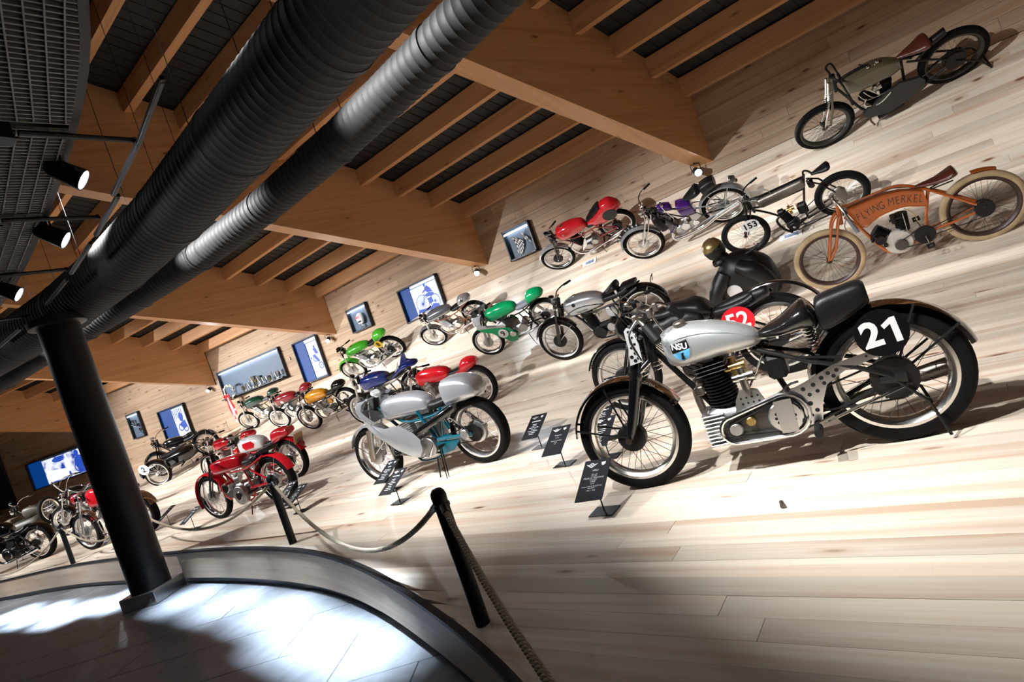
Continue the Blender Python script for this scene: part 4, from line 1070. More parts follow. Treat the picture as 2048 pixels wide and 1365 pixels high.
        if txt: text_obj('number', txt, size, tm or M_WHITE, o, q @ Matrix.Translation((0, 0, .006)), bold=bold)
        return o
    def side_text(B, txt, x, z, size, m, secs, parent=None, y0=0., tilt=0., bold=0., shear=0., name='lettering', off=.002):
        """lettering laid on the left flank of a loft"""
        mb = text_mb(txt, size, bold=bold, shear=shear); vs = []; c, s_ = math.cos(tilt), math.sin(tilt)
        for a, b, _ in mb.v:
            X = x-(a*c-b*s_); Z = z+(a*s_+b*c); vs.append((X, side_y(secs, X, Z)+off, Z))
        mb.v = vs; return mb.obj(name, m, parent or B.root, smooth=False, fix=False)
    def decal(B, poly, m, secs, parent=None, name='badge', off=.0015):
        c = (sum(p[0] for p in poly)/len(poly), sum(p[1] for p in poly)/len(poly)); n = len(poly)*4; mb = MB(); P = []
        for k in range(len(poly)):
            a, b = poly[k], poly[(k+1) % len(poly)]; P += [(a[0]+(b[0]-a[0])*t/4, a[1]+(b[1]-a[1])*t/4) for t in range(4)]
        R = (1., .8, .6, .4, .2); vs = []
        for q in R: vs += [(c[0]+(x-c[0])*q, 0, c[1]+(z-c[1])*q) for x, z in P]
        vs = [(x, side_y(secs, x, z)+off, z) for x, _, z in vs]; fs = [(i*n+k, i*n+(k+1) % n, (i+1)*n+(k+1) % n, (i+1)*n+k) for i in range(4) for k in range(n)]+[tuple(4*n+k for k in range(n))]
        mb.add(vs, fs); return mb.obj(name, m, parent or B.root, smooth=False, fix=False)

def circ(x, z, r, n=24, rz=None): return [(x+r*math.cos(2*PI*k/n), z+(rz or r)*math.sin(2*PI*k/n)) for k in range(n)]

# ------------------------------------------------------------------ the silver-tank racer number 21
def bike_nsu():
    B = Bike('silver-tank NSU racing motorcycle with black number 21 plate', -1.19, 3.31, -9.6, 1.024, 1.36, .66); T = M_IRON
    sil = paint('silver_paint', (.56, .58, .57), .32, .55)
    fw = B.wheel(True, tw=.085, rim=.785, sp=M_SPOKE, single=True, drum=(.085, .05, 1, M_IRON), hub=.04)
    rw = B.wheel(False, tw=.105, rim=.77, sp=M_SPOKE, single=True, drum=(.10, .05, 1, M_IRON), hub=.045)
    B.fender('front_fender', B.xf, .33, .355, .125, 12, 158, M_CHROME); B.stays(B.xf, .33, .345, .06, (20, 80), M_IRON, .006)
    B.fender('rear_fender', B.xr, .33, .365, .135, -5, 168, M_CHROME, drop=.03); B.stays(B.xr, .33, .36, .07, (118, 150), M_IRON, .006)
    # tank
    ts = [(.325, 0, .76, .015, .06), (.31, 0, .765, .07, .095), (.25, 0, .765, .105, .115, 2.6), (.15, 0, .762, .122, .112, 2.6), (.03, 0, .748, .122, .095, 2.5), (-.08, 0, .722, .105, .072, 2.4), (-.15, 0, .70, .07, .045), (-.18, 0, .69, .012, .015)]
    tk = B.loft('fuel_tank', ts, sil, 24, 6)
    B.side_text('NSU', .214, .778, .046, M_WHITE, ts, tk, tilt=-.13, bold=.0015, off=.0045)
    sh = [(.268, .80), (.16, .815), (.155, .75), (.175, .705), (.215, .685), (.255, .71), (.27, .755)]
    B.decal(sh, mat('badge_silver', (.6, .6, .58), .3, .6), ts, tk, off=.001); q = [(.263, .795), (.165, .808), (.16, .76), (.264, .748)]; B.decal(q, M_BLACK, ts, tk, off=.0022)
    B.decal([(.262, .744), (.162, .757), (.178, .712), (.215, .692), (.25, .714)], mat('badge_light_blue', (.12, .45, .75), .35), ts, tk, off=.0022)
    B.decal([(.225, .705), (.205, .705), (.207, .735), (.2, .742), (.215, .742)], M_BLACK, ts, tk, off=.0032)
    mb = MB(); mb.lathe([(.03, 0), (.034, .008), (.034, .028), (.028, .034), (0, .036)], (.19, .035, .866), (0, .1, 1), 22); B.part('filler_cap', mb, M_RUST)
    mb = MB(); pts = [(x, side_y(ts, x, z)+.001, z) for x, z in [(.295, .80), (.2, .822), (.08, .812), (-.04, .775), (-.13, .725)]]; mb.tube(pts, .003, 6, 4); B.part('tank_crease', mb, sil, tk)
    # seat, pad, plate
    B.loft('saddle', [(-.165, 0, .70, .03, .015), (-.22, 0, .705, .07, .032), (-.29, 0, .715, .12, .045), (-.36, 0, .735, .145, .062), (-.41, 0, .738, .145, .075), (-.44, 0, .715, .115, .06), (-.455, 0, .70, .05, .02)], M_SHINY, 20, 5)
    for sg in (1, -1):
        mb = MB(); mb.tube([(-.40+.02*math.cos(a), sg*.07+.02*math.sin(a), .56+.11*a/(2*PI*6)) for a in [2*PI*6*k/48 for k in range(49)]], .004, 5); B.part('saddle_spring', mb, M_IRON)
    B.loft('pillion_pad', [(-.455, 0, .70, .075, .05, 4), (-.475, 0, .715, .085, .085, 4), (-.57, 0, .735, .085, .08, 4), (-.66, 0, .755, .085, .065, 4), (-.69, 0, .757, .075, .045, 4)], M_LEATH, 20, 4)
    o = B.roundel(-.69, .57, .125, .112, .112, mat('black_number_board', (.003, .003, .0035), .5, spec=.15)); q = Matrix.Translation((-.69, .131, .57)) @ Matrix(((-1, 0, 0, 0), (0, 0, 1, 0), (0, 1, 0, 0), (0, 0, 0, 1))) @ Matrix.Rotation(.05, 4, 'Z')
    text_obj('number', '2', .165, M_WHITE, o, q @ Matrix.Translation((-.042, 0, 0)), bold=.006); mb = MB(); mb.add([q @ Vector((x, y, 0)) for x, y in [(.045, -.06), (.072, -.06), (.072, .06), (.05, .06), (.008, .035), (.016, .014), (.045, .03)]], [tuple(range(7))]); mb.obj('number', M_WHITE, o, smooth=False, fix=False)
    # frame
    B.tube('top_tube', [(.38, 0, .86), (.2, 0, .79), (-.1, 0, .68), (-.2, 0, .64)], .016, T, 10); B.tube('down_tube', [(.38, 0, .78), (.3, 0, .62), (.165, 0, .36), (.12, 0, .21)], .017, T, 10, 3)
    B.tube('seat_tube', [(-.14, 0, .67), (-.2, 0, .4), (-.24, 0, .22)], .015, T, 10); B.pair('frame_rail', [(.12, .04, .2), (-.15, .06, .17), (-.3, .07, .2), (B.xr, .075, .33)], .012, T, 8, 3)
    B.pair('seat_stay', [(-.12, .04, .645), (-.35, .085, .52), (-.55, .1, .43), (B.xr, .095, .345)], .012, T); B.pair('fender_strut', [(-.3, .08, .55), (-.5, .1, .5)], .008, T, 6)
    B.pair('fork_end', [(B.xr+.06, .085, .34), (B.xr-.05, .085, .33)], [.022, .03], T)
    # girder fork with drilled side plates
    hx, hz = .40, .89
    for sg in (1, -1):
        B.tube('fork_blade', [(B.xf, sg*.085, .335), (.63, sg*.085, .42), (.50, sg*.08, .70), (.455, sg*.06, .86)], [.02, .03, .034, .022], M_GLOSS, 12, 4)
        mb = MB(); mb.plate([(.47, .95), (.45, .965), (.425, .95), (.415, .86), (.43, .76), (.505, .755), (.48, .85)], sg*.122-.002, sg*.122+.002); pl = B.part('fork_plate', mb, mat('drilled_alu', (.62, .62, .60), .4, .25))
        mb = MB()
        for px, pz, pr in [(.447, .94, .008), (.44, .905, .008), (.455, .88, .008), (.437, .865, .008), (.462, .85, .008), (.45, .815, .011), (.478, .80, .011), (.465, .775, .011), (.445, .785, .009)]: mb.lathe([(0, sg*.1247), (pr, sg*.1247), (pr, sg*.121), (0, sg*.121)], (px, 0, pz), (0, 1, 0), 12)
        B.part('lightening_hole', mb, M_BLACK, pl)['kind'] = 'stuff'
        mb = MB(); mb.lathe([(0, sg*.09), (.036, sg*.09), (.036, sg*.105), (.012, sg*.112), (0, sg*.112)], (.505, 0, .685), (0, 1, 0), 20); mb.rbox((.455, sg*.098, .715), (.13, .012, .026), .005, Matrix.Rotation(.5, 3, 'Y')); B.part('friction_damper', mb, M_POL)
    for k, xx in enumerate((.47, .405)):
        mb = MB(); pts = [(xx+.024*math.cos(a), .03-.06*k+.024*math.sin(a), .66+.2*a/(2*PI*8)) for a in [2*PI*8*i/80 for i in range(81)]]; mb.tube(pts, .0048, 6); B.part('fork_spring', mb, M_NICK)
    mb = MB(); mb.cyl((.37, 0, .95), (.41, 0, .72), .03, n=16); B.part('steering_head', mb, M_IRON); mb = MB(); mb.rbox((.41, 0, .955), (.1, .19, .03), .01); B.part('fork_yoke', mb, M_IRON)
    mb = MB(); mb.cyl((B.xf, -.11, .33), (B.xf, .11, .33), .013, n=12); mb.cyl((B.xf, .1, .33), (B.xf, .12, .33), .022, n=6); B.part('front_axle', mb, M_NICK)
    for pts in ([(B.xf, .1, .37), (.52, .1, .73), (.42, .1, .98)],): B.tube('brake_cable', pts, .004, M_GUM, 6, 4)
    for sg in (1, -1):
        B.tube('handlebar', [(.385, 0, .985), (.395, sg*.12, 1.0), (.33, sg*.25, 1.0), (.27, sg*.31, .92)], .011, M_NICK, 10, 4); B.tube('grip', [(.30, sg*.285, .965), (.295, sg*.289, .958), (.25, sg*.325, .875), (.247, sg*.328, .868)], [.014, .023, .024, .016], M_GUM, 14); B.tube('lever', [(.34, sg*.25, 1.0), (.40, sg*.28, .93), (.37, sg*.31, .80)], [.006, .008, .006], M_POL, 8, 4)
    mb = MB(); mb.lathe([(.05, -.02), (.075, .02), (.08, .06), (.06, .11), (.02, .13)], (.455, 0, .90), (.35, 0, 1), 20, arc=(-1.7, 1.7), ref=(1, 0, 0)); B.part('fork_shield', mb, M_GLOSS)
    for px, py, pz in [(.3, .12, 1.0), (.32, -.1, 1.0), (.36, .2, 1.0)]:
        mb = MB(); mb.rbox((px, py, pz), (.03, .02, .05), .006); mb.cyl((px, py, pz), (px+.06, py-.05, pz+.03), .004, n=6); B.part('control_clamp', mb, M_RUST)
    for k in range(3): B.tube('control_cable', [(.33, .16-.1*k, 1.0), (.44+.02*k, .05, 1.03), (.4, .02*k, .88), (.2, .05, .68-.03*k), (.02, .05, .58)], .0035, M_GUM, 6, 5)
    mb = MB(); mb.lathe([(0, -.015), (.03, -.015), (.033, 0), (.03, .015), (0, .02)], (.40, 0, 1.02), (.3, 0, 1), 18); B.part('steering_damper', mb, M_RUST)
    # engine
    mb = MB(); mb.loft([(.235, 0, .27, .075, .075, 3), (.2, 0, .275, .09, .105, 3), (.12, 0, .28, .095, .115, 3), (.05, 0, .28, .09, .10, 3)], 20, 4); B.part('crankcase', mb, M_ALU)
    for k in range(9):
        mb = MB(); mb.rbox((.185, 0, .19+.021*k), (.125, .2, .008), .003); B.part('crankcase_fin', mb, M_ALU)
    ax = B.barrel(.105, .385, 3, .18, .17, .17, 10, M_IRON, head=True)
    mb = MB(); mb.rbox((.10, 0, .655), (.13, .1, .05), .015); B.part('rocker_cover', mb, M_IRON)
    for dx in (.0, .05): B.tube('pushrod_tube', [(.06+dx, -.075, .36), (.075+dx, -.06, .63)], .011, M_NICK, 10)
    B.carb(.0, .575, .03, M_BRASS); B.carb(-.03, .52, .07, M_NICK)
    mb = MB(); mb.plate([(.01, .455), (-.03, .46), (-.08, .44), (-.1, .37), (-.09, .31), (.02, .32), (.06, .34), (.04, .41)], .07, .1); B.part('magneto_chaincase', mb, mat('pressed_steel_cover', (.34, .33, .31), .4, .8))
    mb = MB()
    for k in range(12): mb.lathe([(0, .1012), (.006, .1012), (.006, .099), (0, .099)], (.0-.028*(k % 4)+.01, 0, .415-.03*(k//4)), (0, 1, 0), 8)
    B.part('vent_hole', mb, M_BLACK)['kind'] = 'stuff'
    rimp = [(.115, .0), (.10, .05)]
    mb = MB(); P = []
    for k in range(12): a = PI*.5+PI*k/11; P.append(Vector((.085-math.cos(a)*-.075*-1, .12, .262+math.sin(a)*.075)))
    P = [Vector((.085+.075*math.cos(a), .12, .262+.075*math.sin(a))) for a in [PI/2-PI*k/10 for k in range(11)]]+[Vector((-.175+.11*math.cos(a), .12, .285+.11*math.sin(a))) for a in [-PI/2-PI*k/10 for k in range(11)]]
    mb.tube(P, .012, 8, closed=True); B.part('primary_guard', mb, M_POL)
    mb = MB(); mb.plate([(p.x, p.z) for p in P], .085, .1); B.part('primary_backplate', mb, mat('oily_steel', (.09, .085, .075), .4, .7))
    B.chain(.085, .262, .034, -.175, .285, .082, .118); B.disc('engine_sprocket', .085, .262, .1, .125, .036, M_ALU); B.disc('idler_sprocket', -.0, .29, .1, .125, .026, M_BRASS)
    B.disc('clutch', -.175, .285, .1, .15, .083, M_POL); mb = MB()
    for rr, nn in ((.02, 6), (.045, 12)):
        for k in range(nn): a = 2*PI*k/nn; mb.lathe([(0, .1515), (.008, .1515), (.008, .148), (0, .148)], (-.175+rr*math.cos(a), 0, .285+rr*math.sin(a)), (0, 1, 0), 8)
    B.part('clutch_hole', mb, M_BLACK)['kind'] = 'stuff'
    mb = MB(); mb.plate([(-.135, .205), (-.215, .2), (-.225, .375), (-.14, .375)], .153, .157); B.part('clutch_strap', mb, M_ALU)
    mb = MB(); mb.plate([(-.225, .40), (-.3, .42), (-.45, .475), (-.72, .505), (-.735, .475), (-.5, .435), (-.4, .385), (-.355, .3), (-.33, .215), (-.27, .2), (-.255, .3)], .1, .106); gp = B.part('gearbox_plate', mb, M_POL)
    mb = MB()
    for px, pz, pr in [(-.29, .39, .011), (-.31, .355, .01), (-.34, .4, .011), (-.35, .365, .01), (-.385, .425, .011), (-.39, .395, .01), (-.42, .44, .01), (-.44, .42, .01), (-.46, .445, .01), (-.3, .31, .012), (-.32, .27, .011), (-.29, .25, .008), (-.6, .475, .006)]: mb.lathe([(0, .1075), (pr, .1075), (pr, .105), (0, .105)], (px, 0, pz), (0, 1, 0), 10)
    B.part('lightening_hole', mb, M_BLACK, gp)['kind'] = 'stuff'
    mb = MB(); mb.rbox((-.22, 0, .28), (.18, .15, .17), .03); B.part('gearbox', mb, M_ALU)
    B.chain(-.27, .3, .045, B.xr, .33, .1, .085); B.sprocket(B.xr, .33, .105, .085)
    B.tube('brake_rod', [(-.35, .12, .205), (B.xr-.06, .105, .30)], .006, M_NICK, 6); B.tube('brake_lever', [(-.33, .12, .2), (-.5, .12, .25), (B.xr+.05, .1, .27)], .005, M_RUST, 6)
    mb = MB(); mb.cyl((-.3, .1, .19), (-.3, .2, .19), .011, n=10); mb.cyl((-.3, .13, .19), (-.3, .22, .19), .021, n=14); B.part('footrest', mb, M_GUM)
    mb = MB(); mb.cyl((-.3, -.1, .19), (-.3, -.22, .19), .02, n=12); B.part('footrest', mb, M_GUM)
    B.exhaust([(.15, -.06, .56), (.26, -.09, .5), (.24, -.1, .25), (.05, -.12, .17), (-.4, -.13, .2), (-.8, -.14, .25)], .022, M_RUST, ([(-.75, -.14, .245), (-.8, -.14, .25), (-1.0, -.15, .27)], [.022, .04, .045]))
    B.tube('oil_line', [(.03, .08, .36), (-.08, .06, .5), (-.16, .03, .6)], .006, M_NICK, 6, 4); B.tube('kick_spring', [(-.12, .03, .33), (-.22, .09, .42), (-.28, .09, .43)], .006, M_NICK, 6, 3)
    mb = MB(); mb.rbox((-.2, -.0, .52), (.1, .12, .13), .02); B.part('oil_tank', mb, M_IRON)
    mb = MB(); mb.cyl((.21, .06, .5), (.21, -.06, .5), .03, n=16); mb.rbox((.21, .065, .5), (.05, .01, .05), .01); B.part('magneto', mb, M_RUST)
    B.pair('rear_stand', [(B.xr, .1, .33), (B.xr-.1, .11, .2), (B.xr-.14, .11, .02)], .008, T, 6)
bike_nsu()

# ------------------------------------------------------------------ orange board-track racer with cream tyres
def bike_merkel():
    B = Bike('orange board-track motorcycle lettered FLYING MERKEL with cream tyres', -.62, 7.55, -5.6, .979, 1.42, .71); O = paint('orange_enamel', (.42, .095, .012), .35); T = O
    for f in (True, False): B.wheel(f, tw=.07, rim=.835, tyre=M_TAN, rimm=mat('brown_rim', (.045, .022, .016), .4), sp=M_SPOKE, nsp=36, hub=.03, single=True, drum=None if f else (.085, .05, 1, M_IRON))
    sec = []
    up = [(.375, .80, .835), (.30, .60, .84), (.22, .61, .845), (.13, .65, .85), (0, .665, .845), (-.12, .655, .82), (-.22, .61, .78), (-.30, .575, .735)]
    mb = MB(); vs = []
    for x, lo, hi in up:
        for y in (-.055, .055): vs += [(x, y, lo), (x, y, hi)]
    fs = []
    for i in range(len(up)-1):
        a, b = i*4, i*4+4; fs += [(a+2, a+3, b+3, b+2), (a, b, b+1, a+1), (a+1, b+1, b+3, a+3), (a, a+2, b+2, b)]
    fs += [(0, 1, 3, 2), ((len(up)-1)*4, (len(up)-1)*4+2, (len(up)-1)*4+3, (len(up)-1)*4+1)]
    mb.add(vs, fs); tk = B.part('fuel_tank', mb, O, ang=25)
    mb2 = MB(); mb2.tube([(x, .056, hi) for x, lo, hi in up], .008, 6, 2); B.part('tank_bead', mb2, O, tk); mb2 = MB(); mb2.tube([(x, .056, lo) for x, lo, hi in up], .006, 6, 2); B.part('tank_bead', mb2, O, tk)
    txt = 'FLYING MERKEL'; xs = [.285, .245, .20, .155, .125, .08, 0, -.02, -.065, -.11, -.15, -.19, -.225]; i = 0
    widths = [.05, .045, .05, .025, .055, .055, .03, .06, .05, .05, .05, .045, .04]; cx = .325; inkm = mat('dark_green_lettering', (.03, .035, .025), .5)
    for ch, w_ in zip(txt, widths):
        cx -= w_/2
        if ch != ' ':
            lo = hi = None
            for (x0, l0, h0), (x1, l1, h1) in zip(up, up[1:]):
                if x1 <= cx <= x0: t = (cx-x0)/(x1-x0); lo = l0+(l1-l0)*t; hi = h0+(h1-h0)*t; sl = ((h1+l1)-(h0+l0))/2/(x1-x0)
            zc = (lo+hi)/2; sz = min(.125, (hi-lo)*.72)
            q = Matrix.Translation((cx, .0575, zc)) @ Matrix(((-1, 0, 0, 0), (0, 0, 1, 0), (0, 1, 0, 0), (0, 0, 0, 1))) @ Matrix.Rotation(-math.atan(sl)*.9, 4, 'Z') @ Matrix.Scale(.62, 4, (1, 0, 0))
            text_obj('letter', ch, sz, inkm, tk, q, bold=-.0015)
        cx -= w_/2
    B.tube('top_tube', [(.42, 0, .88), (.3, 0, .875), (0, 0, .885), (-.15, 0, .86), (-.32, 0, .74), (-.36, 0, .7)], .017, O, 10, 4); B.tube('down_tube', [(.42, 0, .76), (.33, 0, .6), (.21, 0, .3), (.12, 0, .19), (-.02, 0, .185), (-.12, 0, .25)], .017, O, 10, 4)
    B.tube('seat_tube', [(-.34, 0, .72), (-.25, 0, .45), (-.22, 0, .3)], .016, O, 10); B.pair('chain_stay', [(-.2, .04, .3), (-.45, .06, .32), (B.xr, .075, .355)], .013, O); B.pair('seat_stay', [(-.36, .03, .71), (-.5, .06, .58), (B.xr, .075, .37)], .014, O, 8)
    # sprung fork
    for sg in (1, -1):
        B.tube('fork_leg', [(B.xf, sg*.06, .36), (B.xf-.03, sg*.075, .44), (.56, sg*.075, .74), (.48, sg*.05, .83)], .014, O, 10, 4); B.tube('fork_rear_leg', [(B.xf-.015, sg*.07, .37), (.6, sg*.07, .48), (.5, sg*.07, .72), (.45, sg*.045, .80)], .012, O, 10, 4)
    mb = MB(); mb.cyl((B.xf, -.09, .355), (B.xf, .09, .355), .012, n=10); B.part('front_axle', mb, M_IRON); mb = MB(); mb.cyl((.435, 0, .93), (.475, 0, .70), .024, n=14); B.part('steering_head', mb, O)
    B.tube('handlebar_stem', [(.45, 0, .9), (.455, 0, 1.02)], .016, M_NICK, 10)
    for sg in (1, -1):
        B.tube('handlebar', [(.455, 0, 1.0), (.44, sg*.1, 1.0), (.39, sg*.2, .86), (.355, sg*.24, .70)], .012, M_NICK, 10, 4); B.tube('grip', [(.385, sg*.215, .80), (.345, sg*.25, .64)], .02, mat('grey_tape', (.16, .18, .18), .6), 12)
        B.tube('lever', [(.38, sg*.2, .84), (.44, sg*.22, .74), (.42, sg*.24, .66)], .005, M_NICK, 6, 3)
    B.loft('saddle', [(-.235, 0, .795, .02, .012), (-.3, 0, .79, .045, .022), (-.42, 0, .785, .09, .03), (-.52, 0, .80, .125, .04), (-.575, 0, .815, .12, .045), (-.60, 0, .80, .08, .02)], M_BROWN, 18, 5); B.pair('saddle_strut', [(-.36, .02, .72), (-.55, .06, .74)], .007, M_IRON, 6)
    B.fender('rear_fender', B.xr, .355, .385, .09, 88, 118, O, drop=.01)
    mb = MB(); mb.lathe([(0, -.07), (.12, -.07), (.135, -.05), (.135, .05), (.12, .07), (0, .07)], (.04, 0, .305), (0, 1, 0), 32); B.part('crankcase', mb, mat('white_cast_case', (.62, .58, .52), .45, .2, var=.25, bscale=40))
    B.barrel(.10, .38, 42, .17, .13, .13, 9, M_IRON, head=False); B.barrel(-.03, .39, -6, .2, .13, .13, 10, M_IRON, head=False, name='rear_cylinder')
    mb = MB(); mb.cyl((.02, .05, .52), (.02, .05, .62), .025, n=12); mb.cyl((.06, .05, .56), (-.06, .05, .56), .014, n=10); B.part('carburettor', mb, M_IRON)
    mb = MB(); mb.cyl((.19, .0, .40), (.19, .09, .40), .05, n=20); mb.cyl((.16, .07, .33), (.16, .09, .33), .022, n=12); B.part('magneto', mb, M_IRON)
    B.disc('primary_sprocket', -.19, .3, .06, .09, .095, M_IRON); B.chain(.03, .28, .04, -.19, .3, .09, .09); B.chain(-.19, .3, .035, B.xr, .355, .08, .078); B.sprocket(B.xr, .355, .085, .085); B.disc('timing_cover', .03, .28, .07, .1, .06, mat('oily_steel', (.09, .085, .075), .4, .7))
    for sg, dx, dz in ((1, -.01, -.08), (-1, .02, .1)):
        B.tube('pedal_crank', [(-.19, sg*.1, .29), (-.19+dx, sg*.13, .29+dz)], .008, M_NICK, 8)
        mb = MB(); px, pz = -.19+dx, .29+dz
        for q in (-.025, .025): mb.rbox((px+q, sg*.19, pz), (.018, .09, .022), .004)
        mb.box((px, sg*.15, pz), (.06, .006, .02)); mb.box((px, sg*.23, pz), (.06, .006, .02)); B.part('pedal', mb, M_GUM)
    B.tube('fuel_line', [(-.1, .06, .64), (-.16, .07, .56), (-.17, .07, .47), (-.2, .06, .4)], .004, M_BRASS, 6, 4); B.tube('valve_rod', [(-.06, .07, .4), (-.07, .07, .6)], .005, M_NICK, 6)
    B.tube('exhaust_stub', [(.18, .03, .48), (.25, .05, .45), (.26, .05, .4)], .016, M_IRON, 10, 3); B.tube('control_rod', [(.42, .07, .90), (.2, .07, .895), (-.05, .07, .90), (-.2, .07, .84)], .005, M_NICK, 6)
bike_merkel()

# ------------------------------------------------------------------ olive board-track racer high on the bank
def bike_harley():
    B = Bike('olive board-track motorcycle standing highest on the bank', -.48, 9.95, -7.7, 1.055, 1.45, .71); O = paint('olive_enamel', (.10, .085, .045), .3)
    B.wheel(True, tw=.085, rim=.82, rimm=mat('dark_olive_rim', (.03, .028, .02), .4), sp=M_SPOKE, single=False, nsp=40); B.wheel(False, tw=.09, rim=.81, rimm=MATS['dark_olive_rim'], sp=M_SPOKE, single=False, nsp=40, drum=(.12, .05, 1, M_IRON))
    ts = [(.345, 0, .80, .04, .09, 4), (.32, 0, .80, .07, .125, 4), (.15, 0, .775, .085, .145, 4), (0, 0, .765, .085, .145, 4), (-.12, 0, .73, .08, .125, 4), (-.235, 0, .69, .05, .07, 4)]
    B.loft('fuel_tank', ts, O, 20, 4)
    for x, y, z in ((.06, .04, .92), (-.04, .03, .91), (.12, -.03, .925)):
        mb = MB(); mb.lathe([(.024, 0), (.024, .015), (.01, .03), (0, .03)], (x, y, z), (0, 0, 1), 14); B.part('tank_cap', mb, M_NICK)
    B.tube('top_tube', [(.40, 0, .93), (.1, 0, .93), (-.24, 0, .74), (-.36, 0, .66)], .016, M_IRON, 10, 3); B.tube('down_tube', [(.42, 0, .82), (.36, 0, .6), (.28, 0, .3), (.18, 0, .17)], .016, M_IRON, 10, 3); B.tube('seat_tube', [(-.26, 0, .72), (-.22, 0, .4), (-.2, 0, .2)], .016, M_IRON, 10)
    B.pair('chain_stay', [(.18, .05, .16), (-.3, .06, .22), (B.xr, .085, .355)], .013, M_IRON); B.pair('seat_stay', [(-.3, .04, .68), (-.5, .07, .56), (B.xr, .085, .37)], .013, M_IRON)
    for sg in (1, -1):
        B.tube('fork_leg', [(.655, sg*.07, .38), (.56, sg*.075, .62), (.445, sg*.05, 1.0)], .014, O, 10); B.tube('fork_rocker', [(.66, sg*.08, .40), (B.xf, sg*.08, .355), (B.xf+.03, sg*.08, .37)], .013, M_NICK, 8); B.tube('spring_fork', [(B.xf, sg*.06, .37), (.60, sg*.055, .62), (.475, sg*.045, 1.02)], .012, M_NICK, 10)
        mb = MB(); mb.tube([(.60-.13*t+.02*math.cos(a), sg*.055+.02*math.sin(a), .66+.26*t) for t, a in [(k/70, 2*PI*10*k/70) for k in range(71)]], .004, 5); B.part('fork_spring', mb, M_NICK)
        B.tube('handlebar', [(.42, 0, 1.10), (.43, sg*.1, 1.12), (.37, sg*.17, 1.08), (.35, sg*.2, .9), (.345, sg*.22, .72)], .012, M_IRON, 10, 4); B.tube('grip', [(.348, sg*.205, .84), (.345, sg*.225, .68)], .018, M_GUM, 12)
    mb = MB(); mb.cyl((.40, 0, 1.06), (.44, 0, .80), .024, n=14); B.part('steering_head', mb, M_IRON)
    B.loft('saddle', [(-.23, 0, .775, .02, .015), (-.3, 0, .775, .05, .025), (-.42, 0, .775, .10, .035), (-.50, 0, .785, .13, .045), (-.545, 0, .79, .12, .04), (-.565, 0, .78, .07, .02)], M_BROWN, 18, 5); B.pair('saddle_spring', [(-.38, .04, .62), (-.5, .08, .74)], .012, M_IRON)
    B.loft('tail_roll', [(-.57, 0, .725, .05, .045), (-.60, 0, .735, .05, .045), (-.70, 0, .765, .05, .04), (-.72, 0, .77, .05, .035)], M_LEATH, 14, 3)
    mb = MB(); mb.plate([(.29, .33), (.24, .36), (.08, .43), (-.16, .5), (-.36, .42), (-.4, .34), (-.36, .24), (-.2, .17), (.05, .13), (.27, .22)], .085, .12); B.part('chain_guard', mb, mat('black_side_panel', (.02, .022, .024), .35))
    mb = MB(); mb.rbox((.02, .1, .125), (.3, .05, .03), .01); B.part('footboard', mb, M_GUM); mb = MB(); mb.rbox((.02, -.1, .125), (.3, .05, .03), .01); B.part('footboard', mb, M_GUM)
    B.case(.08, .26, .12, .13, M_IRON, False); B.barrel(.12, .34, 30, .2, .13, .13, 9, M_IRON, head=False); B.barrel(.0, .36, -16, .2, .13, .13, 9, M_IRON, head=False, name='rear_cylinder'); B.carb(.07, .55, .05, M_NICK)
    for k in range(3): B.tube('oil_line', [(.26-.06*k, .09, .64), (.2-.08*k, .1, .5-.02*k), (.02-.08*k, .1, .47)], .005, M_NICK, 6, 4)
    B.exhaust([(.2, .07, .5), (.24, .09, .42), (.1, .11, .36), (-.05, .11, .44)], .014, M_CHROME)
    B.chain(-.2, .28, .04, B.xr, .355, .1, .08); B.sprocket(B.xr, .355, .11, .09)
    B.pair('rear_stand', [(B.xr, .1, .355), (B.xr-.2, .12, .2), (-1.01, .13, .015)], .01, M_IRON, 8); B.tube('stand_foot', [(-1.01, -.14, .012), (-1.01, .14, .012)], .01, M_IRON, 8)
    B.tube('strap', [(.24, .06, .3), (.25, .1, .13), (.23, .12, .05)], .012, M_BROWN, 6)
bike_harley()

